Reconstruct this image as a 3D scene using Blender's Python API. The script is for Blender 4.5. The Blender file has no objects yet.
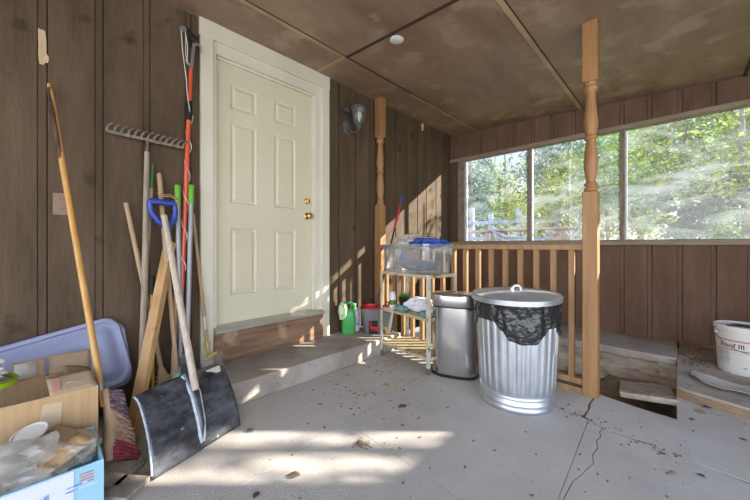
import bpy, bmesh, math, random
from mathutils import Vector, Matrix, noise, Euler
random.seed(7)
R = math.radians
C = bpy.context.scene.collection
H = 1.04                      # camera height
F = 322.0                     # focal length in pixels (750 wide)
A = R(43.63)                  # heading, turned left of +y
D3 = Vector((-math.sin(A), math.cos(A), 0))
R3 = Vector((math.cos(A), math.sin(A), 0))
CAM = Vector((0, 0, H))
def ray(u, v): return D3 + R3*((u-375)/F) + Vector((0, 0, (245-v)/F))
def PX(u, v, x): r = ray(u, v); return CAM + r*(x/r.x)
def PY(u, v, y): r = ray(u, v); return CAM + r*(y/r.y)
def PZ(u, v, z=0.0): r = ray(u, v); return CAM + r*((z-H)/r.z)
def PD(u, v, d): return CAM + ray(u, v)*d

# ------------------------------------------------------------------ materials
def mat(name, col, rough=.6, metal=0.0, col2=None, scale=(8,8,8), detail=6, bump=0, bscale=40, spec=.5,
        lo=.35, hi=.65, col3=None, s3=30, f3=.5, aniso=0, trans=0, coat=0):
    m = bpy.data.materials.new(name); m.use_nodes = True
    nt = m.node_tree; N = nt.nodes; L = nt.links
    b = N['Principled BSDF']
    b.inputs['Base Color'].default_value = (*col, 1)
    b.inputs['Roughness'].default_value = rough
    b.inputs['Metallic'].default_value = metal
    b.inputs['Specular IOR Level'].default_value = spec
    b.inputs['Coat Weight'].default_value = coat
    if aniso: b.inputs['Anisotropic'].default_value = aniso
    tc = N.new('ShaderNodeTexCoord')
    mp = N.new('ShaderNodeMapping'); mp.inputs['Scale'].default_value = scale
    L.new(tc.outputs['Object'], mp.inputs['Vector'])
    out = None
    if col2:
        n = N.new('ShaderNodeTexNoise'); n.inputs['Scale'].default_value = 1; n.inputs['Detail'].default_value = detail
        n.inputs['Roughness'].default_value = .65
        L.new(mp.outputs[0], n.inputs['Vector'])
        r = N.new('ShaderNodeValToRGB'); r.color_ramp.elements[0].position = lo; r.color_ramp.elements[1].position = hi
        r.color_ramp.elements[0].color = (*col, 1); r.color_ramp.elements[1].color = (*col2, 1)
        L.new(n.outputs['Fac'], r.inputs[0]); out = r.outputs[0]
    if col3:
        n3 = N.new('ShaderNodeTexNoise'); n3.inputs['Scale'].default_value = s3; n3.inputs['Detail'].default_value = 4
        L.new(tc.outputs['Object'], n3.inputs['Vector'])
        r3 = N.new('ShaderNodeValToRGB'); r3.color_ramp.elements[0].position = f3; r3.color_ramp.elements[1].position = f3+.12
        L.new(n3.outputs['Fac'], r3.inputs[0])
        mx = N.new('ShaderNodeMix'); mx.data_type = 'RGBA'
        L.new(r3.outputs[0], mx.inputs['Factor'])
        if out: L.new(out, mx.inputs['A'])
        else: mx.inputs['A'].default_value = (*col, 1)
        mx.inputs['B'].default_value = (*col3, 1); out = mx.outputs['Result']
    if out: L.new(out, b.inputs['Base Color'])
    if bump:
        nb = N.new('ShaderNodeTexNoise'); nb.inputs['Scale'].default_value = bscale; nb.inputs['Detail'].default_value = 5
        mpb = N.new('ShaderNodeMapping'); mx_ = max(scale); mpb.inputs['Scale'].default_value = [s/mx_ for s in scale]
        L.new(tc.outputs['Object'], mpb.inputs['Vector']); L.new(mpb.outputs[0], nb.inputs['Vector'])
        bp = N.new('ShaderNodeBump'); bp.inputs['Strength'].default_value = bump; bp.inputs['Distance'].default_value = .01
        L.new(nb.outputs['Fac'], bp.inputs['Height']); L.new(bp.outputs[0], b.inputs['Normal'])
    return m

def film(name, col, amount, haze_lo=None, haze_hi=None, scale=(2,2,2), gloss=.08, rough=.15):
    """thin clear plastic: clear + hazy scattering + a little gloss"""
    m = bpy.data.materials.new(name); m.use_nodes = True
    nt = m.node_tree; N = nt.nodes; L = nt.links
    N.remove(N['Principled BSDF']); o = N['Material Output']
    t = N.new('ShaderNodeBsdfTransparent'); t.inputs[0].default_value = (.97, .98, .98, 1)
    d = N.new('ShaderNodeBsdfDiffuse'); d.inputs[0].default_value = (*col, 1)
    tl = N.new('ShaderNodeBsdfTranslucent'); tl.inputs[0].default_value = (*col, 1)
    h = N.new('ShaderNodeMixShader'); h.inputs[0].default_value = .5; L.new(d.outputs[0], h.inputs[1]); L.new(tl.outputs[0], h.inputs[2])
    a = N.new('ShaderNodeMixShader'); L.new(t.outputs[0], a.inputs[1]); L.new(h.outputs[0], a.inputs[2]); a.inputs[0].default_value = amount
    tc = N.new('ShaderNodeTexCoord'); mp = N.new('ShaderNodeMapping'); mp.inputs['Scale'].default_value = scale
    mp.inputs['Rotation'].default_value = (0, R(35), 0)
    L.new(tc.outputs['Object'], mp.inputs[0])
    n = N.new('ShaderNodeTexNoise'); n.inputs['Scale'].default_value = 1; n.inputs['Detail'].default_value = 5; n.inputs['Distortion'].default_value = 1.0
    L.new(mp.outputs[0], n.inputs['Vector'])
    if haze_lo is not None:
        r = N.new('ShaderNodeMapRange'); r.inputs[1].default_value = .42; r.inputs[2].default_value = .68
        r.inputs[3].default_value = haze_lo; r.inputs[4].default_value = haze_hi
        L.new(n.outputs['Fac'], r.inputs[0]); L.new(r.outputs[0], a.inputs[0])
    g = N.new('ShaderNodeBsdfGlossy'); g.inputs['Roughness'].default_value = rough
    bp = N.new('ShaderNodeBump'); bp.inputs['Strength'].default_value = .4; bp.inputs['Distance'].default_value = .02
    L.new(n.outputs['Fac'], bp.inputs['Height']); L.new(bp.outputs[0], g.inputs['Normal'])
    f = N.new('ShaderNodeMixShader'); f.inputs[0].default_value = gloss; L.new(a.outputs[0], f.inputs[1]); L.new(g.outputs[0], f.inputs[2])
    L.new(f.outputs[0], o.inputs[0])
    return m

def leafmat(name, c1, c2):
    m = bpy.data.materials.new(name); m.use_nodes = True
    nt = m.node_tree; N = nt.nodes; L = nt.links
    N.remove(N['Principled BSDF']); o = N['Material Output']
    tc = N.new('ShaderNodeTexCoord'); n = N.new('ShaderNodeTexNoise'); n.inputs['Scale'].default_value = 3.5; n.inputs['Detail'].default_value = 8
    L.new(tc.outputs['Object'], n.inputs['Vector'])
    r = N.new('ShaderNodeValToRGB'); r.color_ramp.elements[0].position = .38; r.color_ramp.elements[1].position = .62
    r.color_ramp.elements[0].color = (*c1, 1); r.color_ramp.elements[1].color = (*c2, 1); L.new(n.outputs['Fac'], r.inputs[0])
    d = N.new('ShaderNodeBsdfDiffuse'); tl = N.new('ShaderNodeBsdfTranslucent')
    L.new(r.outputs[0], d.inputs[0]); L.new(r.outputs[0], tl.inputs[0])
    x = N.new('ShaderNodeMixShader'); x.inputs[0].default_value = .55
    L.new(d.outputs[0], x.inputs[1]); L.new(tl.outputs[0], x.inputs[2]); L.new(x.outputs[0], o.inputs[0])
    return m

M = {}
M['siding'] = mat('brown stained rough siding', (.060,.040,.024), .75, col2=(.145,.098,.061), scale=(6,6,1.3), bump=.45, bscale=45, spec=.25, lo=.25, hi=.78, col3=(.045,.030,.019), s3=7, f3=.64)
M['siding_red'] = mat('red brown stained siding', (.105,.058,.036), .7, col2=(.215,.128,.085), scale=(6,6,1.3), bump=.45, bscale=45, spec=.25, lo=.25, hi=.78, col3=(.26,.18,.13), s3=60, f3=.70)
M['ceil'] = mat('brown stained plywood', (.19,.112,.070), .5, col2=(.34,.225,.155), scale=(3.5,1.4,3.5), bump=.5, bscale=60, spec=.4, lo=.28, hi=.72, col3=(.36,.25,.18), s3=4, f3=.54)
M['strip'] = mat('raw tan batten', (.36,.22,.12), .7, col2=(.50,.33,.20), scale=(4,4,4))
M['darkgap'] = mat('dark stained batten', (.05,.03,.02), .8)
M['conc'] = mat('pale broom finished concrete', (.42,.385,.345), .8, col2=(.575,.54,.495), scale=(1.6,1.6,1.6), bump=.35, bscale=90, spec=.3, lo=.3, hi=.72, col3=(.30,.28,.255), s3=55, f3=.64)
M['conc2'] = mat('old grey concrete', (.29,.25,.205), .85, col2=(.43,.39,.34), scale=(3,3,3), bump=.5, bscale=60, spec=.25, col3=(.20,.18,.155), s3=40, f3=.62)
M['stucco'] = mat('broken tan stucco', (.34,.27,.19), .9, col2=(.50,.43,.34), scale=(5,5,9), bump=.8, bscale=30, spec=.2, col3=(.20,.145,.09), s3=12, f3=.6)
M['dirt'] = mat('dry brown dirt', (.19,.135,.085), .95, col2=(.34,.255,.17), scale=(14,14,14), bump=.9, bscale=50, spec=.1)
M['dirtdark'] = mat('dark crack dirt', (.055,.040,.028), .95, col2=(.12,.09,.06), scale=(30,30,30))
M['cream'] = mat('cream painted steel door', (.62,.58,.42), .42, col2=(.66,.62,.47), scale=(2,2,2), spec=.4)
M['creamtrim'] = mat('cream painted wood trim', (.63,.60,.475), .5, col2=(.69,.66,.54), scale=(3,3,1.2), spec=.4, col3=(.45,.38,.27), s3=18, f3=.74)
M['alu'] = mat('worn aluminium threshold', (.55,.55,.52), .35, .8, col2=(.42,.40,.36), scale=(20,4,20))
M['oldwood'] = mat('worn brown board', (.11,.058,.032), .7, col2=(.30,.18,.105), scale=(10,1.6,22), bump=.5, lo=.32, hi=.66, col3=(.44,.30,.185), s3=5, f3=.60)
M['pine'] = mat('honey coloured pine', (.27,.13,.045), .5, col2=(.40,.215,.085), scale=(22,22,1.6), bump=.15, lo=.3, hi=.7, col3=(.36,.19,.08), s3=7, f3=.68)
M['pine2'] = mat('pale treated pine', (.28,.15,.06), .6, col2=(.40,.24,.11), scale=(22,22,1.8), bump=.15)
M['lumber'] = mat('new yellow lumber', (.44,.25,.10), .6, col2=(.58,.36,.165), scale=(22,22,1.6), bump=.15, col3=(.38,.21,.09), s3=16, f3=.66)
M['greywood'] = mat('weathered grey handle wood', (.24,.20,.15), .75, col2=(.37,.31,.24), scale=(40,40,3), bump=.25, bscale=80)
M['palewood'] = mat('pale worn handle wood', (.44,.36,.28), .65, col2=(.58,.50,.41), scale=(40,40,3), bump=.2)
M['tanwood'] = mat('tan ash handle wood', (.36,.235,.13), .6, col2=(.48,.335,.20), scale=(40,40,3), bump=.15)
M['tipwood'] = mat('orange tan wood', (.46,.27,.13), .55, col2=(.56,.36,.19), scale=(40,40,3))
M['orangepole'] = mat('varnished orange broom pole', (.50,.245,.055), .35, col2=(.62,.36,.12), scale=(30,30,2.5), col3=(.62,.52,.40), s3=26, f3=.70)
M['burnt'] = mat('blackened worn wood', (.028,.02,.015), .6, col2=(.20,.085,.03), scale=(30,30,3), lo=.45, hi=.72)
M['steel'] = mat('brushed stainless steel', (.60,.60,.60), .22, 1.0, col2=(.68,.68,.68), scale=(90,90,1.0), spec=.5, aniso=.5)
M['steelid'] = mat('satin steel lid', (.58,.58,.57), .32, 1.0)
M['galv'] = mat('galvanised steel', (.52,.55,.58), .44, .9, col2=(.66,.69,.72), scale=(9,9,5), spec=.5, bump=.05, col3=(.5,.52,.55), s3=30, f3=.62)
M['black'] = mat('black plastic', (.012,.012,.013), .35)
M['blackbag'] = mat('black plastic bag', (.012,.012,.014), .2, bump=.9, bscale=38, spec=.8)
M['blackblade'] = mat('scuffed black plastic blade', (.022,.024,.030), .26, col2=(.11,.12,.14), scale=(5,7,16), bump=.12, spec=.8, lo=.42, hi=.72, col3=(.40,.41,.43), s3=30, f3=.68)
M['scuff'] = mat('whitish scuffed rim', (.36,.41,.46), .5, col2=(.62,.68,.72), scale=(30,30,30))
M['blue'] = mat('cobalt blue plastic', (.022,.055,.30), .35, col2=(.03,.07,.36), scale=(20,20,20))
M['bluecloth'] = mat('blue cloth', (.03,.08,.40), .8, col2=(.06,.14,.52), scale=(20,20,20), bump=.5, bscale=60)
M['redorange'] = mat('red orange fibreglass', (.60,.075,.025), .32, col2=(.68,.11,.045), scale=(9,9,3), coat=.3)
M['greengrip'] = mat('lime green rubber grip', (.15,.42,.045), .5)
M['grip_dark'] = mat('dark green grip', (.07,.17,.03), .55)
M['alutube'] = mat('grey aluminium tube', (.36,.38,.39), .5, .35)
M['gunmetal'] = mat('dull cast metal', (.33,.34,.35), .45, .7, col2=(.22,.22,.22), scale=(40,40,40))
M['rake_iron'] = mat('worn rake iron', (.13,.11,.085), .65, .4, col2=(.30,.265,.21), scale=(40,40,40))
M['rust'] = mat('rusty iron', (.15,.10,.075), .75, .4, col2=(.26,.20,.16), scale=(30,30,30))
M['rope'] = mat('white pull rope', (.62,.58,.52), .9)
M['yellow'] = mat('yellow plastic', (.60,.38,.02), .4)
M['yellowdull'] = mat('dull yellow plastic', (.52,.38,.10), .5)
M['mint'] = mat('mint green metal', (.26,.52,.36), .45)
M['greentine'] = mat('green painted tine', (.16,.34,.12), .45)
M['straw'] = mat('broom straw', (.40,.27,.13), .8, col2=(.54,.39,.21), scale=(120,120,6), bump=.5, bscale=150)
M['bristle_tan'] = mat('tan pink bristles', (.42,.22,.15), .85, col2=(.58,.36,.26), scale=(60,60,60), bump=.6, bscale=150)
M['bristle_red'] = mat('red bristles', (.30,.03,.05), .8, col2=(.45,.10,.11), scale=(60,60,60), bump=.6, bscale=150)
M['bristle_dark'] = mat('plum bristles', (.10,.05,.06), .8, col2=(.32,.24,.26), scale=(50,50,50), bump=.6, bscale=150)
M['block'] = mat('tan broom block wood', (.44,.29,.16), .6, col2=(.56,.40,.25), scale=(14,14,4))
M['lavender'] = mat('lavender plastic', (.28,.305,.46), .4, col2=(.32,.345,.50), scale=(4,4,4), spec=.5)
M['card'] = mat('tan corrugated cardboard', (.50,.325,.165), .85, col2=(.56,.38,.21), scale=(3,60,3), spec=.15)
M['card2'] = mat('dusty brown cardboard', (.36,.26,.165), .85, col2=(.44,.33,.22), scale=(5,5,5), spec=.15)
M['tape'] = mat('pale packing tape', (.58,.45,.30), .4)
M['paper'] = mat('printed paper label', (.58,.54,.47), .8)
M['pinkprint'] = mat('pink printing', (.55,.25,.22), .8)
M['whitebox'] = mat('white printed carton', (.74,.75,.77), .55)
M['bluebox'] = mat('light blue printed carton', (.30,.58,.72), .55, col2=(.36,.64,.76), scale=(4,4,4))
M['white'] = mat('white plastic', (.72,.71,.68), .4)
M['pail'] = mat('dusty white pail plastic', (.64,.615,.57), .5, col2=(.71,.69,.65), scale=(5,5,5), col3=(.50,.46,.40), s3=22, f3=.68)
M['lime'] = mat('lime green rim', (.40,.62,.02), .4)
M['bag'] = film('clear crumpled plastic bag', (.88,.82,.73), .5, .55, .90, (6,6,6), .06, .3)
M['tote'] = film('clear tote plastic', (.66,.72,.80), .45, .13, .24, (3,3,3), .10, .15)
M['film'] = film('hazy plastic sheeting', (.50,.55,.60), .3, .10, .46, (1.6,1.6,5.5), .05, .12)
M['glass'] = film('old lantern glass', (.50,.58,.54), .35, .3, .45, (3,3,3), .05, .3)
M['cartmetal'] = mat('chipped cream enamel', (.54,.49,.38), .5, .2, col2=(.64,.60,.50), scale=(7,7,7), col3=(.24,.12,.05), s3=26, f3=.62)
M['rusttray'] = mat('rust stained tray', (.50,.39,.21), .6, .2, col2=(.62,.52,.33), scale=(9,9,9), col3=(.22,.115,.05), s3=13, f3=.55)
M['tubgrey'] = mat('grey mop tub plastic', (.16,.165,.175), .45)
M['red'] = mat('red plastic', (.42,.018,.022), .35)
M['jug'] = mat('green plastic jug', (.045,.30,.06), .35, col2=(.06,.36,.08), scale=(6,6,6))
M['palegreen'] = mat('pale green plastic', (.42,.56,.28), .45, col2=(.56,.68,.42), scale=(30,30,30))
M['teal'] = mat('teal rubber glove', (.10,.26,.27), .6, col2=(.15,.34,.35), scale=(30,30,30))
M['soapwhite'] = mat('white bottle plastic', (.66,.68,.70), .4)
M['bluelabel'] = mat('blue white label', (.10,.25,.60), .5, col2=(.72,.74,.78), scale=(30,30,22), lo=.44, hi=.5)
M['brass'] = mat('polished brass', (.72,.50,.18), .22, 1.0)
M['outlet'] = mat('brown outlet plastic', (.25,.165,.105), .45)
M['bronze'] = mat('grey verdigris lantern metal', (.07,.065,.058), .65, .4, col2=(.15,.145,.13), scale=(30,30,30))
M['bulb'] = mat('frosted bulb', (.80,.80,.72), .3)
M['scar'] = mat('bare splintered wood', (.44,.33,.19), .8, col2=(.56,.44,.28), scale=(90,90,6))
M['jamb'] = mat('grey brown window trim', (.18,.135,.10), .7, col2=(.30,.25,.20), scale=(12,12,12), spec=.3)
M['sill'] = mat('weathered window sill', (.25,.19,.13), .7, col2=(.36,.29,.21), scale=(4,20,20), spec=.3)
M['whiteframe'] = mat('dusty white sash', (.52,.54,.57), .5)
M['ply'] = mat('weathered plywood', (.33,.285,.235), .85, col2=(.44,.39,.335), scale=(4,10,4), bump=.4, spec=.2, col3=(.22,.175,.13), s3=14, f3=.6)
M['plyedge'] = mat('layered plywood edge', (.19,.12,.07), .9, col2=(.34,.24,.15), scale=(20,20,240))
M['peel'] = mat('peeling grey veneer', (.40,.365,.325), .8, col2=(.52,.49,.445), scale=(6,14,6), bump=.3)
M['scrap'] = mat('weathered grey brown board', (.25,.205,.16), .85, col2=(.38,.33,.27), scale=(6,30,30), bump=.5)
M['leafbrown'] = mat('dry brown leaf', (.13,.085,.05), .8, col2=(.24,.16,.10), scale=(40,40,40))
M['leafdark'] = mat('dark purple leaf', (.075,.055,.06), .7)
M['leafgreen'] = mat('yellow green leaf', (.42,.42,.13), .7)
M['leaftan'] = mat('pale tan leaf', (.42,.32,.22), .8)
M['orangeprint'] = mat('orange printed band', (.62,.20,.10), .5)
M['ink'] = mat('dark printed ink', (.06,.05,.05), .6)
M['greyink'] = mat('grey fine print', (.33,.31,.30), .6)
M['bounceground'] = mat('pale gravel', (.50,.46,.40), .95, col2=(.62,.58,.51), scale=(6,6,6), bump=.3)
M['grass'] = mat('rough grass ground', (.10,.17,.04), .95, col2=(.26,.33,.09), scale=(1.5,1.5,1.5), spec=.1)
M['bark'] = mat('brown bark', (.10,.075,.055), .9, col2=(.19,.15,.115), scale=(12,12,3))
M['birch'] = mat('pale birch bark', (.55,.53,.50), .8, col2=(.68,.66,.63), scale=(8,8,20))
M['deckgrey'] = mat('weathered grey deck wood', (.24,.235,.25), .8, col2=(.33,.325,.34), scale=(10,10,3))
M['redwood'] = mat('faded redwood', (.30,.155,.12), .7, col2=(.38,.21,.165), scale=(3,20,20))
M['lf_yellow'] = leafmat('yellow green foliage', (.16,.23,.02), (.46,.43,.06))
M['lf_green'] = leafmat('fresh green foliage', (.06,.15,.02), (.25,.33,.05))
M['lf_dark'] = leafmat('dark green foliage', (.035,.09,.03), (.12,.20,.06))
M['lf_blue'] = leafmat('blue green conifer foliage', (.05,.11,.08), (.14,.24,.17))

# ------------------------------------------------------------------ mesh helpers
def frame(a, b):
    z = (b-a).normalized()
    h = Vector((0, 0, 1)) if abs(z.z) < .95 else Vector((0, 1, 0))
    x = h.cross(z).normalized(); y = z.cross(x)
    return x, y, z
class MB:
    def __init__(s): s.v = []; s.f = []; s.m = []; s.cur = 0
    def add(s, vs, fs):
        o = len(s.v); s.v += [Vector(v) for v in vs]
        for f in fs: s.f.append([i+o for i in f]); s.m.append(s.cur)
        return s
    def box(s, x0, x1, y0, y1, z0, z1, T=None):
        vs = [Vector((x, y, z)) for z in (z0, z1) for y in (y0, y1) for x in (x0, x1)]
        if T is not None: vs = [T @ v for v in vs]
        return s.add(vs, [(0,2,3,1), (4,5,7,6), (0,1,5,4), (2,6,7,3), (0,4,6,2), (1,3,7,5)])
    def beam(s, a, b, w, t, up=None):
        a = Vector(a); b = Vector(b); x, y, z = frame(a, b)
        if up is not None:
            y = Vector(up); y = (y - z*y.dot(z)).normalized(); x = y.cross(z)
        vs = [p + x*(i*w/2) + y*(j*t/2) for p in (a, b) for j in (-1, 1) for i in (-1, 1)]
        return s.add(vs, [(0,2,3,1), (4,5,7,6), (0,1,5,4), (2,6,7,3), (0,4,6,2), (1,3,7,5)])
    def tube(s, pts, r, n=10, cap=True):
        pts = [Vector(p) for p in pts]
        rs = r if isinstance(r, (list, tuple)) else [r]*len(pts)
        vs = []; prev = None
        for i, p in enumerate(pts):
            t = (pts[min(i+1, len(pts)-1)] - pts[max(i-1, 0)])
            if t.length < 1e-7: t = Vector((0, 0, 1))
            t.normalize()
            if prev is None: x, y, _ = frame(Vector((0,0,0)), t)
            else:
                x = prev - t*prev.dot(t)
                if x.length < 1e-5: x, y, _ = frame(Vector((0,0,0)), t)
                x.normalize(); y = t.cross(x)
            prev = x
            for k in range(n):
                a = 2*math.pi*k/n; vs.append(p + (x*math.cos(a) + y*math.sin(a))*rs[i])
        fs = []
        for i in range(len(pts)-1):
            for k in range(n):
                k2 = (k+1) % n; fs.append((i*n+k, i*n+k2, (i+1)*n+k2, (i+1)*n+k))
        if cap:
            fs.append(tuple(reversed(range(n)))); fs.append(tuple((len(pts)-1)*n+k for k in range(n)))
        return s.add(vs, fs)
    def lathe(s, prof, n=32, T=None, fn=None, cap0=True, cap1=True):
        vs = []
        for (r, z) in prof:
            for k in range(n):
                a = 2*math.pi*k/n
                v = Vector((r*math.cos(a), r*math.sin(a), z)) if fn is None else Vector(fn(r, z, a))
                vs.append(T @ v if T is not None else v)
        fs = []; m = len(prof)
        for i in range(m-1):
            for k in range(n):
                k2 = (k+1) % n; fs.append((i*n+k, i*n+k2, (i+1)*n+k2, (i+1)*n+k))
        if cap0: fs.append(tuple(reversed(range(n))))
        if cap1: fs.append(tuple((m-1)*n+k for k in range(n)))
        return s.add(vs, fs)
    def prism(s, poly, h0, h1, fn=None):
        """2D polygon extruded h0..h1; fn maps (x,y,h) to the world"""
        fn = fn or (lambda x, y, h: Vector((x, y, h)))
        n = len(poly); vs = [fn(x, y, h) for h in (h0, h1) for (x, y) in poly]
        return s.add(vs, [tuple(reversed(range(n))), tuple(range(n, 2*n))] + [(i, (i+1) % n, n+(i+1) % n, n+i) for i in range(n)])
    def grid(s, fn, nu, nv, closed=False):
        vs = [fn(i/nu, j/nv) for j in range(nv+1) for i in range(nu+1)]
        return s.add(vs, [(j*(nu+1)+i, j*(nu+1)+i+1, (j+1)*(nu+1)+i+1, (j+1)*(nu+1)+i) for j in range(nv) for i in range(nu)])
    def blob(s, c, rad, amp=.2, fr=2.0, sub=3, seed=0, T=None, floor=None):
        bm = bmesh.new(); bmesh.ops.create_icosphere(bm, subdivisions=sub, radius=1)
        vs = []
        for v in bm.verts:
            k = 1 + amp*noise.fractal(v.co*fr + Vector((seed*7.3, seed*3.1, seed)), 1.0, 2.0, 3)
            p = Vector((v.co.x*rad[0]*k, v.co.y*rad[1]*k, v.co.z*rad[2]*k))
            if T is not None: p = T @ p
            p += Vector(c)
            if floor is not None and p.z < floor: p.z = floor
            vs.append(p)
        fs = [[v.index for v in f.verts] for f in bm.faces]; bm.free()
        return s.add(vs, fs)
    def build(s, name, m, parent=None, origin=None, bevel=0, solid=0, smooth=38, kind=None, sub=0, off=-1):
        o0 = parent.matrix_world.translation.copy() if False else (Vector(parent['_o']) if parent is not None else (Vector(origin) if origin is not None else None))
        if o0 is None:
            xs = [v.x for v in s.v]; ys = [v.y for v in s.v]; zs = [v.z for v in s.v]
            o0 = Vector(((min(xs)+max(xs))/2, (min(ys)+max(ys))/2, min(zs)))
        me = bpy.data.meshes.new(name)
        me.from_pydata([tuple(v-o0) for v in s.v], [], s.f)
        ms = m if isinstance(m, (list, tuple)) else [m]
        for k in ms: me.materials.append(M[k] if isinstance(k, str) else k)
        if len(ms) > 1: me.polygons.foreach_set('material_index', s.m)
        bm = bmesh.new(); bm.from_mesh(me); bmesh.ops.recalc_face_normals(bm, faces=bm.faces); bm.to_mesh(me); bm.free()
        if smooth:
            me.shade_smooth(); me.set_sharp_from_angle(angle=R(smooth))
        o = bpy.data.objects.new(name, me); C.objects.link(o)
        if parent is not None: o.parent = parent
        else: o.location = o0
        o['_o'] = tuple(o0)
        if solid:
            md = o.modifiers.new('thickness', 'SOLIDIFY'); md.thickness = solid; md.offset = off
        if bevel:
            md = o.modifiers.new('edge', 'BEVEL'); md.width = bevel; md.segments = 2; md.limit_method = 'ANGLE'; md.angle_limit = R(40)
        if sub:
            md = o.modifiers.new('smooth', 'SUBSURF'); md.levels = sub; md.render_levels = sub
        if kind: o['kind'] = kind
        return o
def tag(o, label, cat, group=None, kind=None):
    o['label'] = label; o['category'] = cat
    if group: o['group'] = group
    if kind: o['kind'] = kind
    return o
def thing(name, label, cat, loc, group=None):
    o = bpy.data.objects.new(name, None); C.objects.link(o); o.location = loc; o.empty_display_size = .05
    o['_o'] = tuple(loc)
    return tag(o, label, cat, group)
def struct(mb, name, m, parent=None, **k):
    o = mb.build(name, m, parent, origin=(0, 0, 0) if parent is None else None, **k)
    if parent is None: o['kind'] = 'structure'
    return o
def dup(root, loc, label=None):
    r = root.copy(); C.objects.link(r); r.location = loc
    if label: r['label'] = label
    for ch in list(root.children):
        c = ch.copy(); C.objects.link(c); c.parent = r
        for g in list(ch.children):
            d = g.copy(); C.objects.link(d); d.parent = c
    return r
def lerp(a, b, t): return Vector(a)*(1-t) + Vector(b)*t
def rz(a): return Matrix.Rotation(a, 4, 'Z')
def place(loc, a=0): return Matrix.Translation(loc) @ rz(a)

# ------------------------------------------------------------------ setting
WX = -2.535        # siding face of the house wall
FY = 4.30          # siding face of the window wall
XR = 1.93          # right end of the window wall
def zc(x): return 2.69 - .055*(x+2.535)

# floor: slabs with joints and a jagged crack between old and new concrete
def jx(y): return -1.43 - .083*(y-1.254)
def jx2(y): return -.40 - .045*(y-2.2)
def jy(x): return 1.254 - .077*(x+1.43)
crack = [(-2.6, 2.62), (-1.9, 2.50), (-1.3, 2.43), (-.95, 2.38), (-.8, 2.375), (-.66, 2.325), (-.60, 2.312), (-.53, 2.275), (-.47, 2.285), (-.40, 2.259), (-.35, 2.235), (-.30, 2.20), (-.255, 2.208), (-.19, 2.20), (-.121, 2.205), (0, 2.175), (.214, 2.14), (.8, 2.02), (2.0, 1.8), (3.2, 1.6)]
def cy(x):
    for (a, b) in zip(crack, crack[1:]):
        if a[0] <= x <= b[0]: return a[1] + (b[1]-a[1])*(x-a[0])/(b[0]-a[0])
    return crack[-1][1]
g = .0013
fl = MB()
def crackpts(x0, x1, d=0): return [(x0, cy(x0)+d)] + [(x, y+d) for x, y in crack if x0 < x < x1] + [(x1, cy(x1)+d)]
def slab(poly, z0=-.12, z1=0): fl.prism(poly, z0, z1)
yb = -2.6
slab([(-2.6, jy(-2.6)+g)] + [(jx(1.26)-g, jy(jx(1.25))+g)] + [(jx(2.44)-g, cy(jx(2.44)))] + list(reversed(crackpts(-2.6, jx(2.44)-g-.001)))[1:])
slab([(jx(1.25)+g, jy(jx(1.25))+g), (jx2(1.17)-g, jy(jx2(1.17))+g), (jx2(2.26)-g, cy(jx2(2.26)))] + list(reversed(crackpts(jx(2.44)+g, jx2(2.26)-g-.001)))[1:])
c2 = [(-.325, 2.213), (-.333, 2.16), (-.318, 2.11), (-.330, 2.05), (-.312, 1.98), (-.322, 1.90), (-.305, 1.83), (-.318, 1.77), (-.330, 1.70), (-.348, 1.63), (-.350, 1.55), (-.352, 1.47), (-.345, 1.40)]
slab([(jx2(1.17)+g, jy(-.36)+g), (c2[-1][0], jy(-.36)+g)] + [(x-.002, y) for x, y in reversed(c2)] + list(reversed(crackpts(jx2(2.26)+g, -.325-.004)))[1:])
slab([(c2[-1][0]+.003, jy(-.35)+g), (3.2, jy(3.2)+g)] + list(reversed(crackpts(-.325+.004, 3.2))) + [(x+.002, y) for x, y in c2[1:]])
slab([(-2.6, yb), (jx(yb)-g, yb), (jx(1.25)-g, jy(jx(1.25))-g), (-2.6, jy(-2.6)-g)])
slab([(jx(yb)+g, yb), (jx2(yb)-g, yb), (jx2(1.17)-g, jy(jx2(1.17))-g), (jx(1.25)+g, jy(jx(1.25))-g)])
slab([(jx2(yb)+g, yb), (3.2, yb), (3.2, jy(3.2)-g), (jx2(1.17)+g, jy(jx2(1.17))-g)])
cf = MB(); cf.prism([(x, y-.012) for x, y in crack] + [(x, y+.03) for x, y in reversed(crack)], -.03, -.005); struct(cf, 'floor_crack_dirt', 'dirtdark')
# outer slab
ox = [(x, y+.006+.010*abs(math.sin(x*9))) for x, y in crack]
pj = -.43
L1 = [(x, y) for x, y in ox if x < pj-.02] + [(pj-.016, cy(pj)+.02)]
slab(L1 + [(pj-.004, 2.42), (pj-.016, 2.50), (pj-.004, 2.70), (-2.6, 2.72)], -.3, -.0005)
L2 = [(pj+.006, cy(pj)+.02)] + [(x, y) for x, y in ox if x > pj+.03]
slab(L2 + [(3.2, 4.5), (-.035, 4.5), (-.03, 3.7), (-.022, 2.63), (-.2, 2.65), (pj+.02, 2.70), (pj+.003, 2.70), (pj-.003, 2.50), (pj+.008, 2.42)], -.3, 0)
struct(fl, 'floor', 'conc', bevel=.0015)
st = MB(); st.box(-2.7, 3.3, -2.7, 2.6, -.16, -.012); struct(st, 'floor_subbase', 'dirt')
lg = MB()
lg.prism([(-2.6, 3.72), (-1.9, 3.70), (-1.2, 3.73), (-.9, 3.69), (-.55, 3.715), (-.3, 3.69), (-.03, 3.70), (-.03, 4.42), (-2.6, 4.42)], .02, .092)
struct(lg, 'floor_ledge', 'conc2', bevel=.008)
def stucco(u, v):
    x = -2.6 + u*2.60; z = -.26 + v*.30
    d = .05*noise.fractal(Vector((x*3, z*8, 1.7)), 1, 2, 4) + (.075 if noise.noise(Vector((x*2.2, z*7+x*1.5, 4.4))) > .03 else -.025)
    return Vector((x, 3.70 - d - .04*(1-v), z))
sm = MB(); sm.grid(stucco, 170, 36); struct(sm, 'wall_pit', 'stucco', smooth=25)
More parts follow.
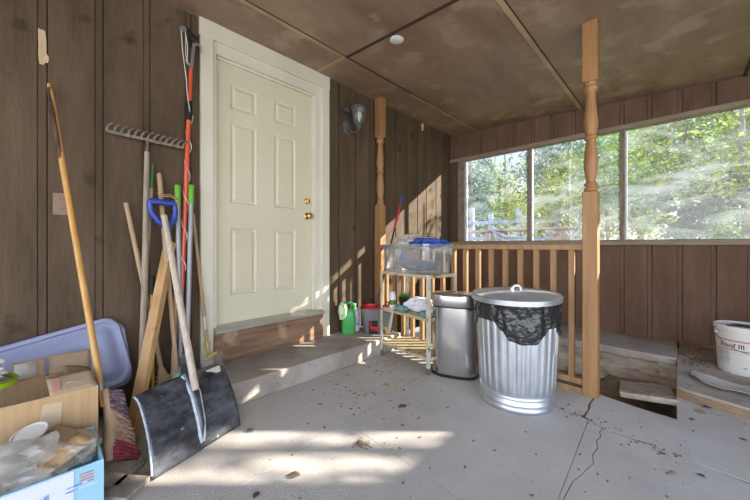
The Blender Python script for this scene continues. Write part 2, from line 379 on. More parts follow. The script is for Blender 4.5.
def pit(u, v):
    x = -2.65 + u*2.63; y = 2.6 + v*1.2
    return Vector((x, y, -.2 + .06*noise.fractal(Vector((x*3, y*3, .3)), 1, 2, 4) + .07*max(0, (y-3.4))*2))
sm = MB(); sm.grid(pit, 90, 45); struct(sm, 'floor_pit', 'dirt')
# step below the door
sp = MB(); sp.prism([(WX-.06, .72), (-2.075, .70), (-2.06, 1.4), (-2.055, 2.3), (-2.07, 2.56), (WX-.06, 2.56)], 0, .15)
struct(sp, 'floor_step', 'conc2', bevel=.010)
# ceiling: plywood sheets with seams and battens
ce = MB()
def ccell(x0, x1, y0, y1):
    vs = [Vector((x, y, zc(x)+dz)) for dz in (0, .02) for (x, y) in ((x0, y0), (x1, y0), (x1, y1), (x0, y1))]
    ce.add(vs, [(0,1,2,3), (7,6,5,4), (0,4,5,1), (1,5,6,2), (2,6,7,3), (3,7,4,0)])
xs = [-2.7, -2.11, -.83, .40, 1.62, 1.99]; ys = [-2.7, -.60, 1.847, 4.45]
for a, b in zip(xs, xs[1:]):
    for c, d in zip(ys, ys[1:]): ccell(a+.003, b-.003, c+.003, d-.003)
ceiling = struct(ce, 'ceiling', 'ceil')
rf = MB(); rf.add([Vector((x, y, zc(x)+z)) for z in (.03, .12) for (x, y) in ((-2.75, -2.75), (2.0, -2.75), (2.0, 4.5), (-2.75, 4.5))], [(0,1,2,3), (7,6,5,4), (0,4,5,1), (1,5,6,2), (2,6,7,3), (3,7,4,0)])
struct(rf, 'ceiling_roof', 'darkgap')
tn = [0]
def batten(p, q, w, t, m):
    b = MB(); a = Vector((p[0], p[1], zc(p[0])-t/2+.001)); c = Vector((q[0], q[1], zc(q[0])-t/2+.001))
    b.beam(a, c, w, t, up=(0, 0, 1)); tn[0] += 1; struct(b, 'trim_%d' % tn[0], m)
batten((-2.115, -1.0), (-2.112, 1.84), .030, .008, 'strip'); batten((-2.098, -1.0), (-2.098, 4.29), .012, .006, 'darkgap')
batten((-2.112, 2.78), (-2.112, 4.29), .030, .008, 'strip')
batten((-2.5, 1.835), (-2.115, 1.842), .030, .008, 'strip')
batten((-2.10, 1.847), (1.98, 1.847), .026, .007, 'darkgap')
batten((-.835, -2), (-.835, 4.29), .034, .010, 'strip'); batten((-.816, -2), (-.816, 4.29), .012, .006, 'darkgap')
batten((.40, -2), (.40, 4.29), .024, .008, 'darkgap')
# house wall, boards with recessed channels
def boards(mb, edges, put, ch=.036, g=.004, shallow=.007):
    """boards between groove positions; the strip before each groove is a recessed channel"""
    for a, b in zip(edges, edges[1:]):
        put(a+g, b-ch-g*.25, 0); put(b-ch, b-g*.3, shallow)
left_g = [-2.6] + [.0375 - .2375*k for k in range(10, 0, -1)] + [.0375, .275, .5126, .757, .845]
right_g = [1.95, 2.127, 2.357, 2.578, 2.83, 3.025, 3.25, 3.475, 3.68, 3.92, 4.13, 4.31]
wl = MB()
def put_l(a, b, d):
    if b-a > .004: wl.box(WX-.02, WX-d, a, b, -.05, zc(WX)+.02)
boards(wl, left_g, put_l, g=.0035, shallow=.004)
for a_, b_ in zip(right_g, right_g[1:]): put_l(a_+.007, b_-.006, 0)
wl.box(WX-.05, WX-.018, -2.7, .86, -.05, 2.8); wl.box(WX-.05, WX-.0195, 1.93, 4.4, -.05, 2.8); wl.box(WX-.05, WX-.018, .8, 2, 2.56, 2.8)
wl.box(WX-.05, WX-.018, .8, 2, -.05, .39)
wall_l = struct(wl, 'wall_left', 'siding', bevel=.003)
# window wall
wb = MB()
bg = [-2.535] + [-2.46 + .2245*k for k in range(0, 20)]
bg = [x for x in bg if x < XR-.05] + [XR]
off = -.446 - min(bg, key=lambda x: abs(x+.446)); bg = [bg[0]] + [x+off for x in bg[1:-1]] + [XR]
WX0, WX1, SZ, WT = -2.40, .55, 1.085, 2.27
def put_b(a, b, d):
    if b-a < .004: return
    for z0, z1 in ((.09, 1.045), (WT+.03, 2.72)): wb.box(a, b, FY+d, FY+.022, z0, z1)
    if b > WX1:                                     # solid unseen part right of windows blocks sun; added gap sends sun onto step
        a2 = max(a, WX1+.03)
        if a2 >= b: return
        if b > 1.18 and a < 1.5: wb.box(a2, b, FY+d, FY+.022, 1.045, 1.93)
        else: wb.box(a2, b, FY+d, FY+.022, 1.045, WT+.03)
boards(wb, bg, put_b, ch=.034)
wb.box(-2.6, XR, FY+.02, FY+.05, -.05, 1.05); wb.box(-2.6, XR, FY+.02, FY+.05, WT+.03, 2.8)
for a, b in ((-2.6, WX0-.03), (WX1+.03, 1.18), (1.5, XR)): wb.box(a, b, FY+.02, FY+.05, 1.05, WT+.03)
wb.box(1.18, 1.5, FY+.02, FY+.05, 1.05, 1.93)
struct(wb, 'wall_back', 'siding_red', bevel=.003)
wr = MB()  # unseen wall panels added to trim the sun patch on the floor
for k in range(7): wr.box(XR, XR+.02, 2.2+k*.227, 2.2+k*.227+.222, -.05, zc(XR)+.02)
wr.box(XR+.02, XR+.05, 2.2, 3.79, -.05, zc(XR)+.02)
wr.box(XR, XR+.05, 3.79, 4.37, -.05, 1.82)
struct(wr, 'wall_sun_block', 'siding_red')
# windows
def pane(x0, x1):
    b = MB(); sd = x0*3
    f = lambda u, v: Vector((x0+(x1-x0)*u, FY+.03 + .006*noise.noise(Vector((u*4+sd, v*2.2+u*2, 1))), SZ+.0+(WT-SZ)*v))
    b.grid(f, 24, 24); return b
wins = [(WX0, -1.403), (-1.403, -.462), (-.462, WX1)]
for i, (a, b) in enumerate(wins):
    w = bpy.data.objects.new('window_%d' % (i+1), None); C.objects.link(w); w.location = ((a+b)/2, FY+.03, SZ); w['_o'] = tuple(w.location); w['kind'] = 'structure'
    fr = MB(); hw = .022
    l = a+(.10 if i == 0 else hw); r = b-hw
    fr.box(a-.0, l, FY-.006, FY+.048, SZ, WT); fr.box(r, b, FY-.006, FY+.048, SZ, WT)
    fr.box(l, r, FY+.012, FY+.045, SZ, SZ+.012); fr.box(l, r, FY-.002, FY+.045, WT-.012, WT)
    fr.build('window_frame', 'jamb', w, bevel=.002)
    sa = MB(); sa.box(l, l+.035 if i == 0 else l+.018, FY+.01, FY+.04, SZ+.012, WT-.012)
    sa.build('sash_strip', 'whiteframe', w)
    pane(l, r).build('pane', 'film', w, smooth=180)
tr = MB(); tr.box(-2.53, WX1+.03, FY-.045, FY+.05, 1.04, SZ); struct(tr, 'trim_20', 'sill', bevel=.003)
tr = MB(); tr.box(-2.53, WX1+.03, FY-.02, FY+.05, WT, WT+.045); struct(tr, 'trim_21', 'sill', bevel=.003)
tr = MB(); tr.box(-2.532, WX0, FY-.014, FY+.05, SZ, WT); struct(tr, 'trim_22', 'siding', bevel=.003)

# ------------------------------------------------------------------ door
dx = -2.585
dy0, dy1, dz0, dz1 = .935, 1.83, .425, 2.475
door = bpy.data.objects.new('door_1', None); C.objects.link(door); door.location = (dx, (dy0+dy1)/2, dz0); door['_o'] = tuple(door.location); door['kind'] = 'structure'
dm = MB()
cols = [(1.055, 1.27), (1.435, 1.645)]; rows = [(.64, 1.175), (1.37, 2.02), (2.12, 2.315)]
ysl = sorted([dy0, dy1] + [y for c in cols for y in c]); zsl = sorted([dz0, dz1] + [z for r in rows for z in r])
def dq(ya, yb_, za, zb, da, db=None):
    pass
def ring(o, i, do, di):
    (a, b, c, d), (e, f, g_, h) = o, i
    P = [Vector((dx+do, a, c)), Vector((dx+do, b, c)), Vector((dx+do, b, d)), Vector((dx+do, a, d)),
         Vector((dx+di, e, g_)), Vector((dx+di, f, g_)), Vector((dx+di, f, h)), Vector((dx+di, e, h))]
    dm.add(P, [(0,1,5,4), (1,2,6,5), (2,3,7,6), (3,0,4,7)])
for ya, yb2 in zip(ysl, ysl[1:]):
    for za, zb in zip(zsl, zsl[1:]):
        if (ya, yb2) in cols and (za, zb) in rows:
            q = [(ya+t, yb2-t, za+t, zb-t) for t in (0, .012, .022, .040)]
            ring(q[0], q[1], 0, -.010); ring(q[1], q[2], -.010, -.010); ring(q[2], q[3], -.010, -.001)
            a, b, c, d = q[3]; dm.add([(dx-.001, a, c), (dx-.001, b, c), (dx-.001, b, d), (dx-.001, a, d)], [(0,1,2,3)])
        else: dm.add([(dx, ya, za), (dx, yb2, za), (dx, yb2, zb), (dx, ya, zb)], [(0,1,2,3)])
dm.box(dx-.045, dx-.012, dy0, dy1, dz0, dz1)
dm.build('door_slab', 'cream', door, smooth=0)
def knob(name, y, z, prof):
    b = MB(); T = Matrix.Translation((dx, y, z)) @ Matrix.Rotation(R(90), 4, 'Y'); b.lathe(prof, 24, T)
    return b.build(name, 'brass', door)
knob('door_knob', 1.772, 1.315, [(.033, 0), (.033, .006), (.014, .012), (.012, .03), (.022, .038), (.029, .05), (.028, .062), (.018, .07)])
knob('deadbolt', 1.772, 1.455, [(.030, 0), (.030, .010), (.024, .014), (.022, .02)])
tb = MB(); tb.box(dx+.02, dx+.028, 1.765, 1.779, 1.435, 1.475); tb.build('thumb_turn', 'brass', door)
for z in (.60, 1.45, 2.28):
    hb = MB(); hb.tube([(dx+.004, dy0-.004, z-.05), (dx+.004, dy0-.004, z+.05)], .008, 8); hb.build('hinge', 'cream', door)
# frame: jambs, stops and flat casing
cx = WX+.022
tj = MB()
tj.box(dx-.05, WX+.002, dy0-.035, dy0-.004, .40, 2.57); tj.box(dx-.05, WX+.002, dy1+.004, 1.905, .40, 2.57)
tj.box(dx-.05, WX+.001, dy0-.0045, dy1+.0045, dz1+.004, 2.572)
tj.box(dx+.004, dx+.022, dy0-.02, dy0+.012, .40, 2.57); tj.box(dx+.004, dx+.022, dy1-.010, dy1+.03, .40, 2.57); tj.box(dx+.004, dx+.022, dy0, dy1, dz1-.012, 2.50)
struct(tj, 'trim_30', 'creamtrim', bevel=.002)
tc_ = MB(); tc_.box(WX-.01, cx, .815, .902, .152, 2.566); tc_.box(WX-.01, cx, 1.90, 1.988, .152, 2.566); tc_.box(WX-.01, cx+.003, .808, 1.992, 2.566, 2.695)
struct(tc_, 'trim_31', 'creamtrim', bevel=.003)
th = MB(); th.prism([(dx-.05, .425), (dx+.03, .425), (cx+.05, .405), (cx+.05, .388), (dx-.05, .388)], .905, 1.898, lambda x, z, h: Vector((x, h, z)))
struct(th, 'trim_32', 'alu')
ri = MB(); ri.box(WX-.02, cx+.012, .905, 1.90, .152, .387); struct(ri, 'trim_33', 'oldwood', bevel=.003)

# ------------------------------------------------------------------ turned posts and railing
def post_mesh(x, y, z0, z1, a0, a1, w=.089):
    b = MB(); h = w/2
    b.box(x-h, x+h, y-h, y+h, z0, a0); b.box(x-h, x+h, y-h, y+h, a1, z1)
    L_ = a1-a0; P = []
    prof = [(0,.036), (.012,.044), (.03,.044), (.04,.033), (.055,.033), (.06,.041), (.075,.041), (.085,.029), (.12,.030), (.17,.037), (.23,.043), (.29,.043), (.36,.038), (.43,.031), (.475,.029),
            (.485,.040), (.505,.041), (.515,.033), (.54,.035), (.59,.042), (.64,.044), (.70,.040), (.78,.034), (.86,.029), (.90,.028), (.91,.034), (.93,.043), (.955,.044), (.965,.036), (.98,.036), (1.0,.042)]
    b.lathe([(r, a0+t*L_) for t, r in prof], 28, Matrix.Translation((x, y, 0)))
    return b
p1 = tag(post_mesh(-.457, 2.65, .0002, zc(-.457), 1.408, 2.164).build('porch_post', 'pine', bevel=.004), 'honey coloured turned porch post standing free at the end of the railing', 'post')
p2 = tag(post_mesh(-2.455, 2.66, -.0,  zc(-2.455), 1.487, 2.247).build('porch_post', 'pine', bevel=.004), 'turned wooden post against the brown wall behind the grey mop bucket', 'post')
rl = thing('porch_railing', 'light wooden railing with square balusters behind the trash cans', 'railing', (-1.43, 2.65, .012))
b = MB(); b.box(-2.409, -.502, 2.615, 2.685, 1.005, 1.042); b.build('top_rail', 'pine2', rl, bevel=.003)
b = MB(); b.box(-2.409, -.502, 2.625, 2.675, .062, .102); b.build('bottom_rail', 'pine2', rl, bevel=.003)
b = MB(); b.box(-1.25, -.502, 2.62, 2.68, .0002, .04); b.build('base_board', 'pine2', rl, bevel=.003)
b = MB(); bx0 = -.573; b.box(bx0-.018, bx0+.018, 2.632, 2.668, .100, 1.007); bal = b.build('baluster', 'pine2', rl, bevel=.002)
for k in range(1, 16):
    c = bal.copy(); C.objects.link(c); c.parent = rl; c.location = (-.1185*k, 0, 0)

# ------------------------------------------------------------------ wall outlet, bare wood scar, ceiling disc, lantern
oc = PX(62, 204, WX)
ot = thing('wall_outlet', 'brown duplex outlet plate on the siding behind the orange broom pole', 'outlet', oc)
b = MB(); b.box(oc.x, oc.x+.006, oc.y-.037, oc.y+.037, oc.z-.062, oc.z+.062); b.build('cover_plate', 'outlet', ot, bevel=.003)
for dz in (-.028, .028):
    b = MB(); b.lathe([(.019, .005), (.019, .009)], 20, Matrix.Translation((oc.x, oc.y, oc.z+dz)) @ Matrix.Rotation(R(90), 4, 'Y'))
    s_ = b.build('receptacle', 'outlet', ot)
    b = MB()
    for dy in (-.007, .007): b.box(oc.x+.0085, oc.x+.0096, oc.y+dy-.0012, oc.y+dy+.0012, oc.z+dz-.004, oc.z+dz+.006)
    b.build('slot', 'black', s_)
a = PX(38, 28, WX); c = PX(46, 66, WX)
b = MB(); n = 12
poly = [(a.y, a.z)] + [(a.y + (c.y-a.y)*t, a.z - .01*random.random()) for t in (.3, .6, .9)] + [(c.y+.004*random.random(), a.z+(c.z-a.z)*t) for t in (.2, .5, .65)] + [(c.y+.012, c.z+.05), (c.y+.008, c.z+.02), (c.y-.004, c.z+.015), (a.y+.02, c.z), (a.y+.005, c.z+.004)] + [(a.y+.003*random.random(), c.z+(a.z-c.z)*t) for t in (.25, .5, .75)]
b.prism(poly, WX-.001, WX+.002, lambda y, z, h: Vector((h, y, z)))
struct(b, 'trim_40', 'scar')
pg = PX(422.5, 127, WX+.012)
b = MB(); b.lathe([(.012, -.05), (.016, -.045), (.014, -.01), (.02, 0), (.02, .03), (.012, .045)], 14, Matrix.Translation(pg)); tag(b.build('stub', 'scar'), 'small pale stub high on the siding right of the thin post', 'stub')
d0 = Vector((-1.606, 1.93, zc(-1.606)))
b = MB(); b.lathe([(.055, 0), (.055, -.006), (.045, -.012), (.0, -.013)], 32, Matrix.Translation(d0) @ Matrix.Rotation(R(3.15), 4, 'Y'), cap0=True, cap1=False)
tag(b.build('ceiling_cover_plate', 'white'), 'round white blank cover plate on the brown ceiling', 'cover plate')
lb = PX(347, 128, WX+.004)
lt = thing('wall_lantern', 'old glass carriage lantern with its roof knocked askew, beside the door', 'lantern', lb)
TY = Matrix.Rotation(R(90), 4, 'Y')
b = MB(); b.lathe([(.062, 0), (.06, .012), (.045, .022), (.02, .028)], 24, Matrix.Translation(lb) @ Matrix.Scale(1.35, 4, (0, 0, 1)) @ TY); b.build('back_plate', 'bronze', lt)
lc = lb + Vector((.13, .045, -.03))
b = MB(); b.tube([lb+Vector((.02, 0, 0)), lb+Vector((.06, .015, -.055)), lb+Vector((.11, .04, -.06)), lc+Vector((0, 0, -.012))], .009, 8); b.build('arm', 'bronze', lt)
def hexa(z0, r0, z1, r1, bb):
    bb.lathe([(r0, z0), (r1, z1)], 6, Matrix.Translation(lc) @ Matrix.Scale(1.18, 4), cap0=False, cap1=False)
b = MB(); b.lathe([(.004, -.02), (.018, -.015), (.012, 0), (.03, .03), (.036, .045)], 6, Matrix.Translation(lc) @ Matrix.Scale(1.18, 4)); b.build('finial', 'bronze', lt, smooth=0)
b = MB(); hexa(.045, .036, .175, .062, b); b.build('glass_panes', 'glass', lt, smooth=0)
b = MB()
for k in range(6):
    t = math.pi*2*k/6; b.tube([lc+Vector((.036*math.cos(t), .036*math.sin(t), .045))*1.18, lc+Vector((.062*math.cos(t), .062*math.sin(t), .178))*1.18], .0065, 6)
b.lathe([(.058, .175), (.070, .178), (.070, .188), (.058, .190)], 6, Matrix.Translation(lc) @ Matrix.Scale(1.18, 4), cap0=False, cap1=False)
b.build('cage', 'bronze', lt, smooth=0)
b = MB(); b.lathe([(.012, .045), (.012, .07), (.026, .10), (.028, .125), (.02, .145), (.004, .153)], 16, Matrix.Translation(lc) @ Matrix.Scale(1.18, 4)); b.build('bulb', 'bulb', lt)
rc = lb + Vector((.02, -.045, .13))
b = MB(); b.lathe([(.076, 0), (.072, .01), (.045, .05), (.02, .07), (.012, .085), (.005, .10), (.008, .112), (.002, .125)], 6, Matrix.Translation(rc) @ Matrix.Rotation(R(-16), 4, 'X') @ Matrix.Rotation(R(10), 4, 'Y')); b.build('lantern_roof', 'bronze', lt, smooth=0)

# ------------------------------------------------------------------ tools leaning on the house wall
GT = 'tools leaning on the house wall'
def pole_thing(name, label, cat, base): return thing(name, label, cat, base, GT)
# push broom with the orange pole
top = PX(49, 84, WX+.03); bot = PX(104, 406, -2.03)
pb = pole_thing('push_broom', 'push broom with blackened orange pole and red bristles, next to the big carton', 'broom', (bot.x, bot.y, .02))
b = MB(); b.tube([bot, lerp(bot, top, .97), top], [.0145, .0135, .008], 14); b.build('handle', 'orangepole', pb)
b = MB(); sh_ = Vector((.003, -.0035, 0)); b.tube([lerp(bot, top, .72)+sh_*.1, lerp(bot, top, .78)+sh_*.8, lerp(bot, top, .9)+sh_, lerp(bot, top, .985)+sh_], [.0115, .0128, .0128, .010], 14)
hu = b.build('handle_top', 'burnt', pb); hu['label'] = 'blackened scorched side of the pole top'
b = MB(); b.tube([lerp(bot, top, .045), lerp(bot, top, .065)], .018, 12); b.build('clamp', 'gunmetal', pb)
bl0 = bot + Vector((.0, .005, .05)); bl1 = PX(110, 460, -1.955)
dirb = (bl1-bl0).normalized()
b = MB(); bm_ = lerp(bl0, bl1, .45) + Vector((0, .018, 0)); b.tube([bl0 - dirb*.03, lerp(bl0, bl1, .2)+Vector((0, .012, 0)), bm_, lerp(bl0, bl1, .75)+Vector((0, .006, 0)), bl1], [.014, .024, .030, .028, .018], 12); b.build('block', 'block', pb)
side = Vector((.12, .98, -.1)).normalized()
for k, (t0, t1, mm) in enumerate(((-.05, .20, 'bristle_dark'), (.20, .66, 'bristle_tan'), (.66, 1.0, 'bristle_red'))):
    b = MB(); rr = random.Random(k)
    N_ = int(420*(t1-t0))
    for i in range(N_):
        t = t0 + (t1-t0)*rr.random(); p = lerp(bl0, bl1, t) + Vector((rr.uniform(-.025, .025), .012, 0))
        q = p + side*(.045+.05*t+.02*rr.random()) + Vector((0, 0, -.03-.05*t)) + dirb*(rr.uniform(-.02, .03)) + Vector((rr.uniform(-.02, .02), 0, rr.uniform(-.01, .01)))
        q.z = max(q.z, .006); b.tube([p, lerp(p, q, .6)+Vector((rr.uniform(-.004,.004), 0, .004)), q], [.0035, .004, .003], 5)
    o = b.build('bristles', mm, pb); o['kind'] = 'stuff'
# bow rake, head up
base = PX(140, 400, -2.33); base.z = .01; top = PX(147, 152, WX+.045)
rk = pole_thing('bow_rake', 'upside-down bow rake with grey handle and rusty toothed head on top', 'rake', base)
b = MB(); b.tube([base, lerp(base, top, .5)+Vector((0, .006, 0)), top], [.017, .018, .015], 12); b.build('handle', 'greywood', rk)
ha = PX(107, 131, WX+.05); hb = PX(183, 148, WX+.05); hc = lerp(ha, hb, .5)
b = MB(); b.tube([top-Vector((0, 0, .02)), hc], [.012, .008], 10); b.build('neck', 'rust', rk)
b = MB(); b.beam(ha, hb, .014, .018); b.build('head_bar', 'rake_iron', rk)
for i in range(13):
    p = lerp(ha, hb, i/12); b = MB(); b.tube([p, p+Vector((.010, .002, .022)), p+Vector((.030, .010, .036)), p+Vector((.055, .018, .036))], [.0075, .0075, .007, .005], 7); b.build('tine', 'rake_iron', rk)
# straw broom
top = PX(126, 203, WX+.025); base = PX(165, 385, -2.40)
sb = pole_thing('straw_broom', 'straw broom leaning diagonally, handle tip standing apart left of the others', 'broom', (base.x, base.y, .01))
neck = lerp(top, base, .90)
b = MB(); b.tube([top, neck], .0135, 12); b.build('handle', 'tanwood', sb)
b = MB(); dn = (base-top).normalized(); fl_ = neck + dn*.25; fl_.z = max(fl_.z, .02)
fx = Vector((.2, 1, 0)).normalized()
b.lathe([(0.016, 0), (.028, .04), (.05, .10), (.072, .2)], 20, None, lambda r, z, a: lerp(neck, neck+(fl_-neck)*1.0, z/.2) + fx*r*math.cos(a)*1.0 + Vector((.9, -.2, .1))*(r*.38+.006)*math.sin(a) + dn*0)
for t in (.045, .065): b.lathe([(.036+t*.25, t), (.036+t*.25, t+.006)], 20, None, lambda r, z, a: lerp(neck, fl_, z/.2) + fx*r*math.cos(a) + Vector((.9, -.2, .1))*(r*.42+.006)*math.sin(a))
b.build('straw_head', 'straw', sb)
# stick with dark green tip
base = PX(138, 392, -2.38); base.z = .01; top = PX(153, 164, WX+.02)
gs = pole_thing('garden_stake', 'slim tan stake with dark green tip beside the grey rake handle', 'stake', base)
b = MB(); b.tube([base, lerp(base, top, .9)], .010, 10); b.build('shaft', 'tanwood', gs)
b = MB(); b.tube([lerp(base, top, .895), top], [.0115, .007], 10); b.build('tip', 'grip_dark', gs)
# green leaf rake with wooden handle
fe = PX(177, 376, -2.30); top = PX(159, 173, WX+.03)
lr = pole_thing('leaf_rake', 'green leaf rake with rounded wooden handle, its tines fanned behind the shovel blade', 'rake', (fe.x, fe.y, .005))
b = MB(); b.tube([fe+Vector((0, 0, .02)), lerp(fe, top, .5), lerp(fe, top, .97), lerp(fe, top, .985), top], [.013, .0145, .016, .016, .009], 12); b.build('handle', 'tanwood', lr)
b = MB(); b.lathe([(.02, .055), (.022, .0), (.05, -.06)], 16, None, lambda r, z, a: fe + Vector((.5*(-z)*1, -.15*(-z), z)) + Vector((.55, .82, 0))*r*math.cos(a) + Vector((.8, -.55, .1))*(.012 + .2*(r-.02))*math.sin(a)); b.build('ferrule', 'mint', lr)
for i in range(15):
    t = i/14; e = lerp(PZ(134, 472, .006), Vector((-2.10, .80, .006)), t); s0 = fe + Vector((.03, -.04+.08*t, -.05)); b = MB()
    b.tube([s0, lerp(s0, e, .5)+Vector((0, 0, .012)), lerp(s0, e, .93), e+Vector((-.02, -.005, 0))], .0032, 6); b.build('tine', 'greentine', lr)
# loose lumber
base = PX(131, 432, -2.12); base.z = .012; top = PX(170, 243, WX+.07)
bx_ = MB(); bx_.beam(base, top, .038, .064, up=(.85, .5, 0)); tag(bx_.build('lumber_stick', 'lumber', bevel=.002), 'long yellow lumber stick leaning between the shovel and the broom', 'lumber', GT)
# wooden handle whose tip shows right of the blue grip
base = PX(172, 385, -2.36); base.z = .01; top = PX(179, 209, WX+.03)
b = MB(); b.tube([base, lerp(base, top, .97), top], [.0125, .0145, .011], 12); tag(b.build('wooden_handle', 'tipwood'), 'orange tan wooden handle ending just right of the blue grip', 'handle', GT)
# yellow pole with black cap
base = PX(153, 392, -2.40); base.z = .01; top = PX(152, 276, WX+.025)
yp = pole_thing('yellow_pole', 'short yellow pole with black cap, mostly hidden behind the lumber', 'pole', base)
b = MB(); b.tube([base, lerp(base, top, .86)], .011, 10); b.build('shaft', 'yellow', yp)
b = MB(); b.tube([lerp(base, top, .855), top], .0135, 10); b.build('cap', 'black', yp)
base = PX(159, 386, -2.43); base.z = .01; top = PX(157, 300, WX+.02)
b = MB(); b.tube([base, top], .013, 10); tag(b.build('iron_pipe', 'rust'), 'short dark iron pipe beside the yellow pole', 'pipe', GT)
# pole pruner
top = PX(191, 68, WX+.05); base = PX(177, 384, -2.42); base.z = .01
pr = pole_thing('pole_pruner', 'tall red-orange pole pruner with pulley head and white rope', 'pruner', base)
v = lambda t: lerp(base, top, t)
b = MB(); b.tube([v(.32), v(.86)], .0145, 14); b.build('outer_pole', 'redorange', pr)
b = MB(); b.tube([v(.86), top], .0115, 14); b.build('inner_pole', 'redorange', pr)
b = MB(); b.tube([v(.835), v(.85), v(.851), v(.88), v(.881), v(.895)], [.019, .019, .022, .022, .018, .018], 14); b.build('collar', 'black', pr)
b = MB(); b.tube([base, v(.325)], .013, 12); b.build('lower_pole', 'gunmetal', pr)
hd = PX(186, 30, WX+.05)
b = MB(); sd = PX(198, 42, WX+.05) - PX(192, 42, WX+.05); sd.normalize()
b.beam(top-Vector((0,0,.01)), PX(193.5, 44, WX+.05), .018, .03, up=(1, 0, 0))
b.tube([PX(193, 46, WX+.05), PX(197, 44, WX+.05), PX(200.5, 47, WX+.05), PX(201, 53, WX+.05)], [.010, .010, .009, .004], 8)
b.tube([PX(193, 66, WX+.05), PX(188, 64, WX+.05), PX(186.5, 60, WX+.05)], .010, 8)
b.build('head', 'gunmetal', pr)
b = MB(); b.beam(PX(194, 48, WX+.055), PX(184, 28, WX+.055), .028, .008, up=(1, 0, 0)); b.beam(PX(185, 26, WX+.06), PX(198, 40, WX+.06), .012, .008, up=(1, 0, 0)); b.build('blade', 'black', pr)
b = MB(); b.lathe([(.020, -.008), (.020, -.005), (.013, -.002), (.013, .002), (.020, .005), (.020, .008)], 20, Matrix.Translation(PX(183, 29, WX+.055)) @ TY); b.build('pulley', 'gunmetal', pr)
b = MB(); pts = [PX(184.5, 27, WX+.06), PX(187.5, 45, WX+.06), PX(187, 63, WX+.06), PX(190, 64, WX+.07)]; b.tube(pts, .0032, 6)
b.tube([PX(181, 29, WX+.06), PX(182.5, 50, WX+.06), PX(186.5, 80, WX+.06), PX(187, 92, WX+.07), PX(190, 112, WX+.08)], .0032, 6)
b.tube([PX(185.5, 30, WX+.06), PX(185.7, 55, WX+.06), PX(187, 63, WX+.06)], .0025, 6)
hx = []
for i in range(150):
    t = i/149; p = lerp(PX(190, 112, WX+.05), v(.36), t); aa = t*2*math.pi*5.5
    hx.append(p + Vector((math.cos(aa)*.018, math.sin(aa)*.018, 0)))
b.tube(hx, .0032, 6); b.build('rope', 'rope', pr)
# long edging shears
jn = PX(184, 356, -2.42)
es = pole_thing('edging_shears', 'long grey-handled shears with two lime green grips', 'shears', (jn.x, jn.y, .01))
for (u0, u1, vt) in ((177.5, 180.5, 185), (191.5, 187, 185)):
    tp = PX(u0, vt, WX+.085); bt = PX(u1, 357, -2.42); gp = lerp(tp, bt, .115)
    b = MB(); b.tube([gp, bt], .0155, 12); b.build('shaft', 'alutube', es)
    b = MB(); b.tube([tp, lerp(tp, bt, .005), gp], [.014, .0185, .0185], 14); b.build('grip', 'greengrip', es)
b = MB(); b.beam(PX(184, 354, -2.42), PX(184, 376, -2.42), .05, .022, up=(1, 0, 0)); b.build('pivot', 'gunmetal', es, bevel=.004)
b = MB(); b.tube([PX(184.5, 374, -2.42), PX(186, 379, -2.39), PX(190, 381, -2.37), PX(194, 381.5, -2.35)], [.013, .014, .013, .008], 10); e1 = jn.copy(); b.tube([PX(183, 374, -2.42), Vector((-2.41, jn.y-.02, .012))], [.012, .006], 8); b.build('blade', 'alutube', es)
# small leaf rake right of the others
top = PX(193, 214, WX+.02); fe2 = PX(207, 342, -2.47)
sr = pole_thing('shrub_rake', 'small rake with tan handle and yellow head, nearest the door frame', 'rake', (fe2.x, fe2.y, .155))
b = MB(); b.tube([top, fe2], .0115, 10); b.build('handle', 'tanwood', sr)
b = MB(); q = PX(208, 352, -2.46); b.tube([fe2, lerp(fe2, q, .5), q], [.018, .016, .010], 12); hl, hr = PX(204, 361, -2.42), PX(217, 352, -2.42); b.tube([hl, hr], .009, 8); b.tube([q, lerp(hl, hr, .2)], .006, 8); b.tube([q, lerp(hl, hr, .8)], .006, 8); b.build('rake_head', 'yellowdull', sr)
for i in range(11):
    t = i/10; p = lerp(hl, hr, t); e = lerp(PX(206, 378, -2.40), PX(225, 368, -2.40), t); b = MB(); b.tube([p, e], .0026, 6); b.build('tine', 'alutube', sr)
b = MB(); b.tube([lerp(top, fe2, .80), lerp(top, fe2, .90)], .0122, 10); b.build('paper_label', 'paper', sr)

b = MB(); tw = [PX(157, 193, WX+.10), PX(163, 195, WX+.11), PX(170, 194.5, WX+.115), PX(177, 199, WX+.11), PX(180, 206, WX+.10), PX(176, 214, WX+.10)]; b.tube(tw, .003, 6)
b.tube([p+Vector((.004, .004, -.012)) for p in tw[:4]], .003, 6); tag(b.build('twine', 'tanwood'), 'strand of brown twine draped over the handles above the blue grip', 'twine')
# snow shovel
B0 = PZ(152, 481, .004); B1 = PZ(240, 425, .004); Bm = (B0+B1)/2
gtop = PX(162, 205, WX+.15); ax = (gtop-Bm).normalized(); wid = (B1-B0).normalized(); nrm = wid.cross(ax).normalized()
if nrm.x < 0: nrm = -nrm
ss = pole_thing('snow_shovel', 'black snow shovel with blue grip and wide scuffed blade', 'shovel', Bm)
hw = (B1-B0).length/2; bh = .385
def blade(u, v_):
    s = u*2-1; c = abs(s)**3
    off = .055*(4*v_*(1-v_)*.55) + .02*(1-v_)
    p = Bm + wid*(s*hw*(1-.02*v_)) + ax*(v_*bh*(1-.035*c)) + nrm*(off - .02 - .035*c*v_)
    if v_ > .93: p -= nrm*.02*((v_-.93)/.07)
    return p
b = MB(); b.grid(blade, 36, 24); b.build('blade', 'blackblade', ss, solid=.005, off=0)
def onb(s, t, h): return blade((s+1)/2, t) + nrm*h
b = MB()
ol = [(-.10, .99), (-.085, .7), (-.06, .35), (-.045, .16), (-.02, .09), (.02, .09), (.05, .16), (.075, .35), (.10, .7), (.115, .99)]
b.tube([onb(s, t, .008) for s, t in ol], .008, 8); b.build('rib', 'scuff', ss)
